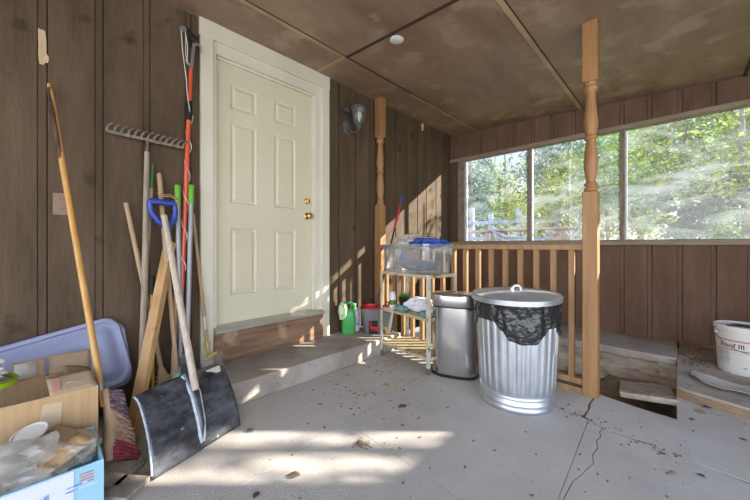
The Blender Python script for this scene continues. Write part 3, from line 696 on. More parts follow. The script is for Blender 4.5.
b = MB(); b.tube([onb(.0, .12, .004), onb(.0, .3, .006), onb(0, .7, .008), onb(.0, .99, .008)], [.006, .018, .022, .023], 12); b.build('socket', 'blackblade', ss)
hs = onb(0, .74, .020)
b = MB(); b.tube([hs, lerp(hs, gtop, .5), lerp(hs, gtop, .93)], [.0185, .0185, .017], 14); b.build('handle', 'palewood', ss)
b = MB(); b.box(-.5, .5, -.5, .5, -.5, .5, Matrix.Translation(onb(.62, .9, .004)) @ Matrix(((wid.x*.09, ax.x*.035, nrm.x*.002, 0), (wid.y*.09, ax.y*.035, nrm.y*.002, 0), (wid.z*.09, ax.z*.035, nrm.z*.002, 0), (0, 0, 0, 1)))); b.build('sticker', 'paper', ss)
b = MB(); b.tube([blade(0, k/20) for k in range(1, 21)], .0045, 7); b.build('edge', 'scuff', ss)
g0 = lerp(hs, gtop, .90)
gx = (PX(175, 203, WX+.15) - PX(150, 200, WX+.15)).normalized()
gl = PX(149.5, 201, WX+.15); gr = PX(174.5, 204, WX+.15)
b = MB(); nk = PX(168, 228, WX+.15)
b.tube([gl, PX(151, 212, WX+.15), PX(158, 221, WX+.15), nk], [.015, .016, .018, .021], 10); b.tube([gr, PX(175.5, 212, WX+.15), PX(174, 220, WX+.15), nk], [.015, .016, .018, .021], 10)
b.tube([gl - gx*.008, gl, gr, gr+gx*.008], [.010, .019, .019, .010], 12)
for i in range(7): p = lerp(gl, gr, .14+.12*i); b.tube([p-gx*.004, p+gx*.004], .0215, 12)
b.tube([nk, lerp(hs, gtop, .885)], [.021, .023], 12); b.tube([nk+Vector((0,0,.03)), nk], .014, 8)
b.build('d_grip', 'blue', ss)

# ------------------------------------------------------------------ lids, cartons and litter in the left corner
def lid_mesh(w, h, r, T, b):
    def rr(inset, z):
        o = []
        for (sx, sy, a0) in ((1, 1, 0), (-1, 1, 90), (-1, -1, 180), (1, -1, 270)):
            for k in range(9):
                a = R(a0 + k*11.25); ri = max(r-inset*.6, .01)
                o.append(T @ Vector((sx*(w/2-inset-ri) + ri*math.cos(a), sy*(h/2-inset-ri) + ri*math.sin(a), z)))
        return o
    loops = [rr(0, -.018), rr(-.0, .0), rr(.006, .008), rr(.022, .008), rr(.030, -.004), rr(.050, -.004), rr(.060, .006), rr(.10, .007)]
    n = len(loops[0]); vs = [p for l in loops for p in l]; fs = []
    for i in range(len(loops)-1):
        for k in range(n): fs.append((i*n+k, i*n+(k+1) % n, (i+1)*n+(k+1) % n, (i+1)*n+k))
    fs.append(tuple((len(loops)-1)*n+k for k in range(n)))
    b.add(vs, fs)
def lid_T(c, roll, lean):
    # local x along +y world, local y up, local z out of the wall (+x)
    B = Matrix(((0, 0, 1, 0), (1, 0, 0, 0), (0, 1, 0, 0), (0, 0, 0, 1)))
    return Matrix.Translation(c) @ Matrix.Rotation(lean, 4, 'Y') @ B @ Matrix.Rotation(roll, 4, 'Z')
b = MB(); lid_mesh(.76, .40, .075, lid_T(Vector((-2.435, -.00, .355)), R(11), R(-14)), b)
tag(b.build('tote_lid', 'lavender', solid=.003, smooth=50), 'large lavender plastic tote lid leaning on the siding, in front of its twin', 'lid', 'lavender tote lids')
b = MB(); lid_mesh(.76, .40, .075, lid_T(Vector((-2.485, .018, .34)), R(7), R(-9)), b)
tag(b.build('tote_lid', 'lavender', solid=.003, smooth=50), 'lavender tote lid of which only an edge shows behind the front lid', 'lid', 'lavender tote lids')
# big open carton
X0, X1, Y0, Y1, BZ = -2.27, -1.95, -.50, .194, .394
yf = PX(50, 394, X1).y
cb = thing('cardboard_box', 'big open tan cardboard box with a tape patch on its front', 'box', ((X0+X1)/2, (Y0+Y1)/2, 0))
b = MB(); t = .006
b.box(X1-t, X1, Y0, Y1, .002, BZ); b.box(X0, X0+t, Y0, Y1, .002, BZ); b.box(X0+t, X1-t, Y1-t, Y1, .002, BZ); b.box(X0+t, X1-t, Y0, Y0+t, .002, BZ); b.box(X0+t, X1-t, Y0+t, Y1-t, .002, .01)
b.build('body', 'card', cb)
def flap(p, q, dv, m, name='flap', droop=.0):
    bb = MB(); p = Vector(p); q = Vector(q); dv = Vector(dv)
    f = lambda u, v_: lerp(p, q, u) + dv*v_ + Vector((0, 0, -droop*v_*v_))
    bb.grid(f, 8, 6); return bb.build(name, m, cb, solid=.005, off=0, smooth=60)
flap((X1, Y1-.005, BZ), (X1, -.10, BZ), (.0, 0, 0) , 'card') if False else None
flap((X1-.003, .19, BZ), (X1-.003, yf, BZ), (-.10, -.012, .070), 'card2', droop=.02)
fy = [PX(u, 376, X0).y for u in (91, 49, 46, 10, 37, 14)]
flap((X0+.003, fy[0], BZ), (X0+.003, fy[1], BZ), (-.045, .0, .085), 'card2')
flap((X0+.02, Y1-.003, BZ), (X1-.02, Y1-.003, BZ), (-.02, -.10, .06), 'card2', droop=.03)
fp = flap((X0+.003, fy[2], BZ), (X0+.003, fy[3], BZ), (-.03, 0, .085), 'card2')
b = MB(); b.grid(lambda u, v_: lerp(Vector((X0+.003, fy[4], BZ)), Vector((X0+.003, fy[5], BZ)), u) + Vector((-.03, 0, .085))*(.1+.78*v_) + Vector((.005, 0, .002)), 2, 2); b.build('printed_label', 'paper', cb, solid=.001)
b = MB()
pa = [PX(75, 398, X1+.0015), PX(99, 391, X1+.0015), PX(97, 413, X1+.0015), PX(73, 433, X1+.0015)]
b = MB(); T4 = [PX(43, 405, X1+.001), PX(63, 401, X1+.001), PX(60, 428, X1+.001), PX(37, 433, X1+.001)]
b.add(T4 + [p+Vector((.0015, 0, 0)) for p in T4], [(0,1,2,3), (7,6,5,4), (0,4,5,1), (1,5,6,2), (2,6,7,3), (3,7,4,0)]); b.build('tape_patch', 'tape', cb)
b = MB()
for i in range(5):
    p0 = Vector((X1-.014-.012*i, yf+.022, BZ+.0135+.0078*i)); b.box(-.0035, .0035, -.010, .010, -.001, .001, Matrix.Translation(p0) @ Matrix.Rotation(R(38), 4, 'Y'))
b.build('stamp', 'pinkprint', cb)
# pail with lime rim on the carton
pc = PX(-13, 372, -2.10)
pw = thing('plastic_bowl', 'white bowl with lime green rim on the big box, by the left edge', 'bowl', (pc.x, pc.y-.06, BZ+.005))
cc = Vector((pc.x, pc.y-.06, BZ+.012))
TB = Matrix.Translation(cc) @ Matrix.Rotation(R(-14), 4, 'X')
b = MB(); b.lathe([(.06, 0), (.10, .03), (.118, .075), (.112, .075), (.095, .03), (.05, .008)], 32, TB); b.build('bowl_body', 'white', pw)
b = MB(); b.lathe([(.117, .070), (.130, .070), (.132, .092), (.119, .094), (.117, .082)], 36, TB, cap0=False, cap1=False); b.build('rim', 'lime', pw)
b = MB(); b.blob(cc+Vector((0, .02, .11)), (.08, .085, .05), .5, 2.4, 4, 3); b.build('plastic_wrap', 'whitebox', pw)
# light blue and white carton in front, full of packing
X0b, X1b, Y0b, Y1b, bz = -1.925, -1.62, -.36, .178, .212
b2 = thing('printed_carton', 'light blue and white open carton stuffed with bags, at the bottom corner', 'box', ((X0b+X1b)/2, (Y0b+Y1b)/2, 0))
b = MB(); b.box(X1b-t, X1b, Y0b, Y1b, .002, bz); b.box(X0b, X0b+t, Y0b, Y1b, .002, bz+.012); b.box(X0b+t, X1b-t, Y1b-t, Y1b, .002, bz); b.box(X0b+t, X1b-t, Y0b, Y0b+t, .002, bz); b.box(X0b+t, X1b-t, Y0b+t, Y1b-t, .002, .01)
b.build('body', 'bluebox', b2)
b = MB(); b.box(X1b+.0005, X1b+.002, Y0b+.01, Y1b-.085, .012, bz-.004); b.build('white_panel', 'whitebox', b2)
b = MB()
for i in range(4): b.box(X1b+.0005, X1b+.002, Y1b-.07, Y1b-.03, bz-.03-.011*i, bz-.025-.011*i)
b.build('print_lines', 'pinkprint', b2)
b = MB(); b.box(X1b+.002, X1b+.003, .0, .03, .13, .16); b.box(X1b+.002, X1b+.003, .07, .16, .135, .14); b.box(X1b+.002, X1b+.003, .07, .13, .15, .155); b.build('emblem', 'bluelabel', b2)
GL = 'packing inside the blue carton'
rr = random.Random(5)
b = MB(); b.blob((-1.775, -.10, .20), (.14, .21, .09), .45, 1.6, 5, 2); tag(b.build('plastic_bag', 'bag', smooth=25), 'crumpled clear plastic bag bulging from the left half of the blue carton', 'bag')
b = MB(); b.blob((-1.80, .10, .205), (.10, .085, .045), .5, 1.8, 5, 5); tag(b.build('plastic_bag', 'bag', smooth=25), 'dusty plastic bag around cardboard in the right end of the blue carton', 'bag')
tl = Matrix.Translation((-1.84, -.02, .300)) @ Matrix.Rotation(R(14), 4, 'X') @ Matrix.Rotation(R(12), 4, 'Y')
jl = thing('round_tin', 'round tin with pale lid lying in the blue carton', 'tin', (-1.85, -.06, .225))
b = MB(); b.lathe([(.050, -.045), (.052, 0), (.052, .004)], 32, tl); b.build('can_body', 'gunmetal', jl)
b = MB(); b.lathe([(.054, .002), (.054, .010), (.049, .010), (.047, .006)], 32, tl); b.build('tin_lid', 'paper', jl)
for k, (cxx, cyy, czz, w, l, ang, tilt) in enumerate(((-1.74, .07, .215, .09, .15, 20, 22), (-1.86, .10, .225, .07, .15, -30, -25))):
    b = MB(); T_ = place((cxx, cyy, czz+.015), R(ang)) @ Matrix.Rotation(R(tilt), 4, 'X') @ Matrix.Rotation(R(14), 4, 'Y'); b.grid(lambda u, v_: T_ @ Vector(((u-.5)*w, (v_-.5)*l, .012*math.sin(u*3))), 6, 6)
    tag(b.build('cardboard_piece', 'card' if k == 0 else 'card2', solid=.004, smooth=60), ('folded tan cardboard piece in front inside the blue carton', 'dusty cardboard piece at the back corner of the blue carton')[k], 'cardboard')
# scrap boards on the floor
for k, (p, q, w, z, lb_) in enumerate(((PZ(100, 492), PZ(128, 466), .15, .013, 'weathered scrap board lying flat beside the carton'), (PZ(112, 504), PZ(138, 480), .12, .013, 'short weathered board lying nearest the shovel tip'))):
    b = MB(); p = Vector((p.x, p.y, z)); q = Vector((q.x, q.y, z)); b.beam(p, q, w, .024, up=(0, 0, 1)); tag(b.build('scrap_board', 'scrap', bevel=.003), lb_, 'board', 'scrap boards')

# ------------------------------------------------------------------ step: jug, bottle, mop bucket
jc = PZ(346.5, 333, .15); jc = Vector((-2.44, 2.17, .152))
jg = thing('watering_jug', 'green plastic jug with a cut-out handle on the step', 'jug', jc)
ja = R(20)
prof = [(-.065, 0), (.065, 0), (.068, .02), (.068, .20), (.060, .24), (.045, .275), (.03, .285), (.018, .30), (.012, .315), (-.018, .315), (-.022, .285), (-.04, .282), (-.055, .25), (-.066, .20)]
hole = []
TJ = place(jc, R(55))
b = MB(); b.lathe([(1, 0), (1.04, .012), (1.04, .17), (.97, .20), (.70, .235), (.55, .25)], 32, TJ, lambda r, z, a: Vector((r*.066*(abs(math.cos(a))**.5)*math.copysign(1, math.cos(a)), r*.05*(abs(math.sin(a))**.5)*math.copysign(1, math.sin(a)), z))); b.build('jug_body', 'jug', jg)
b = MB(); b.tube([TJ @ Vector(p) for p in ((.052, 0, .17), (.060, 0, .23), (.055, 0, .285), (.02, 0, .305), (-.03, 0, .30))], [.016, .015, .014, .014, .016], 10); b.build('handle', 'jug', jg)
b = MB(); b.lathe([(.03, .235), (.026, .28), (.026, .31), (.02, .312)], 20, TJ @ Matrix.Translation((-.03, 0, 0))); b.build('neck', 'jug', jg)
b = MB(); b.box(.0665, .068, -.02, .03, .04, .10, TJ); b.build('product_label', 'bluelabel', jg)
sc = Vector((-2.42, 2.075, .39))
b = MB(); b.blob(sc, (.035, .045, .085), .35, 2.5, 3, 8); tag(b.build('green_bag', 'palegreen', smooth=30), 'pale green crumpled bag hanging on the jug by the door trim', 'bag')
bc = Vector((-2.47, 2.285, .152))
bo = thing('detergent_bottle', 'white and blue bottle standing between green jug and mop bucket', 'bottle', bc)
b = MB(); b.lathe([(.045, 0), (.048, .01), (.048, .2), (.03, .235), (.018, .245), (.018, .26)], 24, Matrix.Translation(bc)); b.build('bottle_body', 'soapwhite', bo)
b = MB(); b.lathe([(.0488, .06), (.0488, .17)], 24, Matrix.Translation(bc), cap0=False, cap1=False); b.build('bottle_label', 'bluelabel', bo)
b = MB(); b.lathe([(.0491, .112), (.0491, .122)], 24, Matrix.Translation(bc), cap0=False, cap1=False); b.build('yellow_band', 'yellow', bo)
b = MB(); b.lathe([(.02, .255), (.02, .28), (.016, .283)], 20, Matrix.Translation(bc)); b.build('cap', 'bluelabel', bo)
# mop bucket
mc = Vector((-2.275, 2.425, .152)); ma = math.atan2(.165, .115)
mb_ = thing('mop_bucket', 'grey mop bucket with red wringer on the step', 'bucket', mc)
TM = place(mc, ma)
def sq(a, n=5): c, s = math.cos(a), math.sin(a); k = (abs(c)**n + abs(s)**n)**(-1/n); return c*k, s*k
def tub(r, z, a): c, s = sq(a); return Vector((c*.158*r, s*.098*r, z))
b = MB(); b.lathe([(.86, 0), (.9, .01), (1.06, .22), (1.12, .222), (1.13, .245), (1.06, .247), (1.0, .225), (.86, .03)], 40, TM, tub); b.build('tub', 'tubgrey', mb_)
b = MB(); b.lathe([(1.08, .243), (1.10, .262), (1.02, .266), (.8, .20), (.6, .15)], 40, TM @ Matrix.Translation((-.045, 0, 0)) @ Matrix.Diagonal((.66, .98, 1, 1)), tub); b.build('wringer', 'red', mb_)
b = MB(); b.tube([TM @ Vector(p) for p in ((-.10, -.112, .12), (-.09, -.15, .075), (-.03, -.155, .06))], [.014, .022, .020], 10); b.build('pedal', 'red', mb_)
b = MB(); b.box(-.11, -.02, -.108, -.088, .005, .13, TM); b.build('pedal_slot', 'black', mb_, bevel=.006)
b = MB(); b.tube([TM @ Vector(p) for p in ((.10, -.085, .235), (.10, -.06, .30), (.10, .06, .30), (.10, .085, .235))], .007, 8); b.build('bail', 'red', mb_)
# mop handle leaning out of the bucket
ba = TM @ Vector((-.03, 0, .17)); tp = PX(402, 196, -2.21)
mh = thing('mop', 'mop with red and blue handle end leaning from the grey bucket', 'mop', (ba.x, ba.y, ba.z-.05))
b = MB(); b.tube([ba, lerp(ba, tp, .72)], .0105, 10); b.build('handle', 'black', mh)
b = MB(); b.tube([lerp(ba, tp, .715), lerp(ba, tp, .93)], .012, 10); b.build('red_sleeve', 'red', mh)
b = MB(); b.tube([lerp(ba, tp, .925), tp], [.0125, .010], 10); b.build('blue_tip', 'blue', mh)
b = MB(); b.blob(ba-Vector((0, 0, .04)), (.04, .04, .06), .4, 3, 3, 4); b.build('mop_head', 'greywood', mh)

# ------------------------------------------------------------------ rolling cart and what stands on it
cl = Vector((-2.055, 2.245, 0)); ca = R(-9); TCt = place(cl, ca); W_, Dp = .60, .33
ct = thing('rolling_cart', 'rusty cream three-tier metal cart by the railing', 'cart', TCt @ Vector((W_/2, Dp/2, 0)))
def tray(z, m):
    b = MB(); b.box(0, W_, 0, Dp, z-.004, z, TCt)
    for (x0, x1, y0, y1) in ((0, W_, -.004, .004), (0, W_, Dp-.004, Dp+.004), (-.004, .004, 0, Dp), (W_-.004, W_+.004, 0, Dp)): b.box(x0, x1, y0, y1, z-.020, z+.006, TCt)
    return b.build('tray', m, ct, bevel=.002)
tray(.79, 'rusttray'); tray(.445, 'rusttray'); tray(.13, 'rusttray')
for (x, y) in ((0, 0), (W_, 0), (0, Dp), (W_, Dp)):
    sx = 1 if x == 0 else -1; sy = 1 if y == 0 else -1; b = MB()
    b.box(min(x-sx*.006, x+sx*.018), max(x-sx*.006, x+sx*.018), y-sy*.008 if sy > 0 else y+.004, y-sy*.004 if sy > 0 else y+.008, .055, .80, TCt)
    b.box(x-sx*.008 if sx > 0 else x+.004, x-sx*.004 if sx > 0 else x+.008, min(y-sy*.006, y+sy*.018), max(y-sy*.006, y+sy*.018), .055, .80, TCt)
    lg_ = b.build('leg', 'cartmetal', ct)
    b = MB(); b.lathe([(.020, -.009), (.024, -.006), (.024, .006), (.020, .009)], 18, TCt @ Matrix.Translation((x+sx*.005, y+sy*.005, .0245)) @ Matrix.Rotation(R(90), 4, 'X'))
    b.tube([TCt @ Vector((x+sx*.005, y+sy*.018, .025)), TCt @ Vector((x+sx*.005, y+sy*.018, .05)), TCt @ Vector((x+sx*.005, y+sy*.005, .06))], .006, 8); b.tube([TCt @ Vector((x+sx*.005, y-sy*.010, .025)), TCt @ Vector((x+sx*.005, y-sy*.008, .05)), TCt @ Vector((x+sx*.005, y+sy*.005, .06))], .006, 8)
    b.build('caster', 'rust', lg_)
# clear tote
TT = place(TCt @ Vector((.30, .165, .798)), ca)
to = thing('storage_tote', 'clear plastic tote filled with odds and ends on top of the cart', 'tote', TT.translation)
def tb_(r, z, a): c, s = sq(a, 9); return Vector((c*.29*r, s*.185*r, z))
b = MB(); b.lathe([(.90, 0), (.91, .006), (.985, .235), (1.03, .238), (1.03, .25), (1.045, .25), (1.045, .228)], 64, TT, tb_, cap1=False); b.build('tote_body', 'tote', to, solid=.003)
GI = 'odds and ends in the clear tote'
def item(name, label, cat, m, c, rad, amp, seed, sub=3, ang=0, fr=2.2, smooth=30):
    b = MB(); b.blob(TT @ Vector(c), rad, amp, fr, sub, seed, rz(ca+R(ang))); return tag(b.build(name, m, smooth=smooth), label, cat, GI)
item('blue_tarp', 'folded bright blue cloth heaped on the right of the clear tote', 'cloth', 'bluecloth', (.13, .03, .262), (.16, .13, .042), .5, 3, 4)
item('plastic_bag', 'grey plastic bag heaped on the left of the clear tote', 'bag', 'bag', (-.10, .04, .270), (.17, .12, .075), .5, 6, 4)
item('grey_rag', 'dark grey rags showing through the bottom of the tote', 'rag', 'tubgrey', (.0, .02, .06), (.22, .13, .05), .25, 9)
item('blue_rag', 'faded blue cloth seen through the middle of the tote side', 'cloth', 'lavender', (-.01, -.09, .145), (.10, .05, .055), .4, 11)
item('foam_cup', 'white lump seen through the left of the tote side', 'foam', 'white', (-.15, -.07, .165), (.055, .05, .05), .25, 12)
item('orange_cap', 'small orange cap at the left rim of the tote', 'cap', 'orangeprint', (-.245, -.03, .245), (.022, .02, .018), .1, 13)
item('white_roll', 'white crumpled wrapper at the front rim of the tote', 'wrapper', 'white', (-.05, -.11, .245), (.05, .04, .026), .4, 14)
b = MB(); b.box(-.11, .11, -.012, .012, -.022, .022, TT @ Matrix.Translation((.055, -.135, .175)) @ Matrix.Rotation(R(24), 4, 'Y')); tag(b.build('yellow_box', 'tipwood', bevel=.002), 'long yellow packet slanting inside the tote front', 'packet', GI)
b = MB(); w0 = TT @ Vector((.08, .10, .25))
cr = rz(ca)
b.tube([w0, w0+Vector((0, 0, .095))], .003, 6)
for z_, r_ in ((.068, .05), (.088, .05)): b.tube([w0 + cr @ Vector((r_*math.cos(k*.42), r_*.5*math.sin(k*.42), z_+.004*k/15)) for k in range(14)], .003, 6)
tag(b.build('wire_hook', 'gunmetal'), 'small bent wire hook sticking up from the tote', 'wire', GI)
# middle tray
def onT(x, y, z): return TCt @ Vector((x, y, z))
pt = thing('plant_pot', 'small pot with a green plant on the cart middle tray', 'plant', onT(.10, .20, .445))
b = MB(); b.lathe([(.042, 0), (.055, .085), (.058, .09), (.05, .092), (.045, .08)], 20, Matrix.Translation(onT(.10, .20, .446))); b.build('pot', 'black', pt)
b = MB()
for i in range(22):
    a = i*2.4; p = onT(.10, .20, .53); q = p + Vector((math.cos(a)*(.02+.03*(i % 3)/2), math.sin(a)*(.02+.03*(i % 3)/2), .03+.03*((i*7) % 5)/4)); b.tube([p, lerp(p, q, .6)+Vector((0, 0, .01)), q], [.004, .007, .001], 5)
b.build('foliage', 'grip_dark', pt)
gj = thing('glass_jar', 'whitish jar with dark green contents at the cart middle tray left corner', 'jar', onT(.045, .10, .445))
b = MB(); b.lathe([(.032, 0), (.034, .01), (.034, .11), (.026, .125), (.026, .145)], 20, Matrix.Translation(onT(.045, .10, .446))); b.build('jar_body', 'soapwhite', gj)
b = MB(); b.lathe([(.0346, .03), (.0346, .075)], 20, Matrix.Translation(onT(.045, .10, .446)), cap0=False, cap1=False); b.build('jar_label', 'grip_dark', gj)
b = MB(); b.blob(onT(.33, .17, .505), (.13, .07, .065), .45, 2.0, 4, 21, rz(R(20)), .447); tag(b.build('plastic_bag', 'whitebox', smooth=30), 'white plastic bag crumpled on the cart middle tray', 'bag')
for k, (x, y, s_, lb_) in enumerate(((.21, .05, 1, 'teal rubber glove lying on the middle tray left of the white bag'), (.52, .04, .8, 'teal rubber glove at the right end of the cart middle tray'))):
    b = MB(); b.blob(onT(x, y, .468), (.065*s_, .035, .032), .45, 2.2, 3, 30+k, rz(R(-10)), .447)
    for j in range(4):
        p = onT(x+.03*s_, y-.012+.008*j, .475); b.tube([p, p+Vector((.03, -.008+.006*j, .006)), p+Vector((.05*s_, -.012+.008*j, -.012))], [.010, .009, .006], 6)
    tag(b.build('rubber_glove', 'teal', smooth=40), lb_, 'glove', 'teal gloves')
yc = PZ(390, 331, .152); yc = Vector((-2.115, 2.36, .152))
b = MB(); b.tube([yc+Vector((-.015, 0, .065)), yc+Vector((.012, 0, .07)), yc+Vector((.022, 0, .055)), yc+Vector((.022, 0, .006))], [.010, .011, .011, .008], 8); tag(b.build('yellow_hook', 'yellow'), 'small yellow plastic hook standing on the step under the cart', 'hook')

# ------------------------------------------------------------------ stainless bin
sc_ = Vector((-1.335, 2.345, 0)); sa_ = A - R(0)
TS = place(sc_, R(20))
sbn = thing('kitchen_trash_can', 'tall brushed stainless kitchen bin between cart and galvanised can', 'trash can', sc_)
def ovl(r, z, a): c, s = sq(a, 2.9); return Vector((c*.178*r, s*.125*r, z))
b = MB(); b.lathe([(1.0, .0), (1.015, .004), (1.015, .022), (1.0, .024)], 64, TS, ovl); b.build('base_ring', 'black', sbn)
b = MB(); b.lathe([(1.0, .022), (1.0, .545)], 64, TS, ovl); b.build('steel_body', 'steel', sbn)
b = MB(); b.lathe([(.985, .543), (.985, .560)], 64, TS, ovl); b.build('gap_ring', 'black', sbn)
b = MB(); b.lathe([(1.01, .556), (1.03, .560), (1.03, .630), (1.0, .645), (.93, .652), (.5, .660), (.1, .662)], 64, TS, ovl); b.build('lid', 'steelid', sbn)
b = MB(); c_ = TS @ ovl(1.03, .59, R(-25)); b.box(-.012, .012, -.004, .004, -.014, .014, Matrix.Translation(c_) @ rz(R(20-10))); b.build('latch', 'black', sbn)

# ------------------------------------------------------------------ galvanised can
gc = Vector((-.812, 2.235, 0)); TG = place(gc)
gcn = thing('galvanised_trash_can', 'big ribbed galvanised trash can lined with a black bag', 'trash can', gc)
NR = 30; GN = 360
def gal(r, z, a):
    w = 0
    if .115 < z < .60:
        f = min(1, (z-.115)/.03, (.60-z)/.03); ph = (a*NR/(2*math.pi)) % 1.0
        w = .0075*f*(1 if .28 < ph < .72 else max(0, 1-abs(abs(ph-.5)-.22)/.10) if abs(ph-.5) > .22 else 1)
    rr_ = r + w; return Vector((rr_*math.cos(a), rr_*math.sin(a), z))
def taper(z): return .222 + .034*z/.68
prof = [(.224, 0), (.230, .004), (.232, .02), (.226, .026), (.226, .045), (.235, .052), (.235, .064), (.227, .072), (.227, .084), (.235, .090), (.235, .10), (.226, .108)]
prof += [(taper(z), z) for z in (.115, .145, .20, .30, .40, .50, .57, .60)] + [(taper(.62), .62), (.262, .66), (.266, .672), (.262, .684)]
b = MB(); b.lathe(prof, GN, TG, gal, cap1=False); b.build('can_body', 'galv', gcn, smooth=50)
b = MB(); b.lathe([(.270, .688), (.274, .682), (.279, .682), (.280, .712), (.272, .719), (.264, .715), (.256, .712), (.20, .724), (.12, .732), (.04, .735), (.002, .735)], 72, TG @ Matrix.Rotation(R(1.5), 4, 'X'), cap0=False, cap1=False); ld = b.build('lid', 'galv', gcn, solid=.0015)
hp = TG @ Vector((0, 0, .733))
b = MB(); hv = Vector((.6, .8, 0)).normalized(); b.tube([hp - hv*.034, hp-hv*.030+Vector((0, 0, .020)), hp-hv*.012+Vector((0, 0, .032)), hp+hv*.012+Vector((0, 0, .032)), hp+hv*.030+Vector((0, 0, .020)), hp+hv*.034], [.011, .010, .009, .009, .010, .011], 8); b.build('lid_handle', 'galv', ld)
th0 = math.atan2(-gc.y, -gc.x)       # direction to the viewer side
def hem(a):
    d = math.degrees((a - th0 + math.pi) % (2*math.pi) - math.pi)
    pts = [(-180, .08), (-110, .15), (-74, .155), (-64, .10), (-45, .095), (-30, .10), (-18, .15), (-8, .205), (8, .222), (24, .215), (36, .17), (45, .125), (60, .115), (70, .185), (110, .14), (180, .08)]
    for p, q in zip(pts, pts[1:]):
        if p[0] <= d <= q[0]:
            t_ = (d-p[0])/(q[0]-p[0]); t_ = t_*t_*(3-2*t_); return p[1] + (q[1]-p[1])*t_
    return .08
def bagf(u, v_):
    a = u*2*math.pi; z = .69 - v_*(hem(a)+.03)
    r = (.272 if v_ < .12 else max(taper(z)+.014, .262 - .02*v_)) + .010*noise.fractal(Vector((math.cos(a)*5, math.sin(a)*5, z*9)), 1, 2, 4)
    return TG @ Vector((r*math.cos(a), r*math.sin(a), z))
b = MB(); b.grid(bagf, 300, 34); b.build('bag_liner', 'blackbag', gcn, solid=.0015, off=1, smooth=60)
a_ = th0 + R(66)
b = MB()
def stk(u, v_): a = a_ + (u-.5)*.22; z = .36+.14*v_; r = taper(z)+.0095; return TG @ Vector((r*math.cos(a), r*math.sin(a), z))
b.grid(stk, 6, 6); b.build('sticker', 'paper', gcn, solid=.001, off=1)

# ------------------------------------------------------------------ pit, plywood, pail
b = MB(); Tb = place((-.20, 3.22, -.075), R(8)) @ Matrix.Rotation(R(-10), 4, 'X') @ Matrix.Rotation(R(-5), 4, 'Y'); b.prism([(-.17, -.30), (.14, -.33), (.17, .22), (.02, .27), (-.15, .20)], -.02, .02, lambda x, y, h: Tb @ Vector((x, y, h)))
tag(b.build('broken_slab', 'stucco', bevel=.006), 'broken tan slab lying tilted in the dirt pit', 'slab')
pl = thing('plywood_sheet', 'weathered plywood sheet with layered edge, on the slab under the white pail', 'plywood', (.65, 3.5, .0075))
poly = [(-.025, 3.03), (.02, 2.985), (.12, 2.955), (.29, 2.90), (.6, 2.86), (1.25, 2.80), (1.28, 4.05), (-.03, 4.12)]
b = MB(); b.prism(poly, .060, .076); b.build('top_sheet', 'ply', pl)
b = MB(); b.prism([(x-.003 if x < 0 else x, y+.008) for x, y in poly], .0005, .062); b.build('layered_edge', 'plyedge', pl)
P5 = [PZ(690, 372, .085), PZ(722, 381, .085), PZ(751, 388, .085), PZ(780, 392, .085), PZ(780, 404, .085), PZ(751, 398, .085), PZ(722, 391, .085), PZ(702, 384, .085), PZ(690, 376, .085)]
b = MB()
tp_ = P5[:4]; bt_ = [P5[8], P5[7], P5[6], P5[5]]
def peel(u, v_):
    i = min(int(u*3), 2); f = u*3-i; p = lerp(tp_[i], tp_[i+1], f); q = lerp(bt_[i], bt_[i+1], f)
    r = lerp(p, q, v_); r.z = .082 + .020*(v_-.5)**2*4 + .006*math.sin(u*9); return r
b.grid(peel, 18, 8); tag(b.build('veneer_strip', 'peel', solid=.003, off=1), 'curled grey strip of peeled veneer lying in front of the white pail', 'veneer')
dc = MB(); rr = random.Random(11)
for i in range(420):
    a = rr.random()**.7; x = -.01+rr.random()*1.0; y = 4.2-rr.random()**1.6*.62; y = min(y, 4.08) ; s_ = .006+.012*rr.random()
    T_ = place((x, y, .080), rr.random()*6) @ Matrix.Rotation(rr.uniform(-.5, .5), 4, 'X'); dc.box(-s_, s_, -s_*.5, s_*.5, -.002, .003, T_)
def heap(u, v_):
    x = -.02+1.1*u; y = 3.72+.56*v_
    return Vector((x, y, .070 + max(0, v_-.15+.25*noise.noise(Vector((x*6, 2, 0))))*.05 + .012*noise.fractal(Vector((x*9, y*9, 2)), 1, 2, 4)))
hp2 = MB(); hp2.grid(heap, 70, 34); tag(hp2.build('dirt_heap', 'dirt', smooth=30), 'heap of brown dirt against the wall behind the white pail', 'dirt', kind='stuff')
tag(dc.build('leaf_litter', 'leafbrown', smooth=0), 'dark leaf litter and dirt along the wall behind the pail', 'litter', kind='stuff')
bc = Vector((.335, 3.70, .0765)); TK = place(bc)
bk = thing('plastic_pail', 'dusty white plastic pail with orange bands and printed text', 'pail', bc)
b = MB(); b.lathe([(.128, 0), (.132, .006), (.146, .30), (.152, .302), (.152, .312), (.147, .314), (.147, .326), (.153, .328), (.154, .342)], 64, TK, cap1=False); b.build('pail_body', 'pail', bk)
b = MB(); b.lathe([(.157, .328), (.157, .352), (.150, .356), (.143, .345), (.10, .343), (.002, .343)], 64, TK, cap0=False, cap1=False); b.build('pail_lid', 'pail', bk)
b = MB(); b.blob(bc+Vector((.01, .01, .347)), (.06, .05, .008), .5, 2.5, 3, 44); b.blob(bc+Vector((-.07, -.05, .349)), (.02, .015, .008), .4, 2.5, 2, 45); b.build('debris', 'leafdark', bk)
tv = math.atan2(-bc.y, -bc.x)
def rad(z): return .132 + .014*(z-.006)/.294 + .0006
tc0 = tv - R(34)
def cyl(a, z, h=0): r = rad(z)+h; return TK @ Vector((r*math.cos(a), r*math.sin(a), z))
b = MB()
b.grid(lambda u, v_: cyl(tc0-.55+u*1.75, .245+.010*v_), 30, 1); b.grid(lambda u, v_: cyl(tc0-.55+u*1.35, .178+.007*v_), 30, 1); b.build('band', 'orangeprint', bk, solid=.0004, off=1)
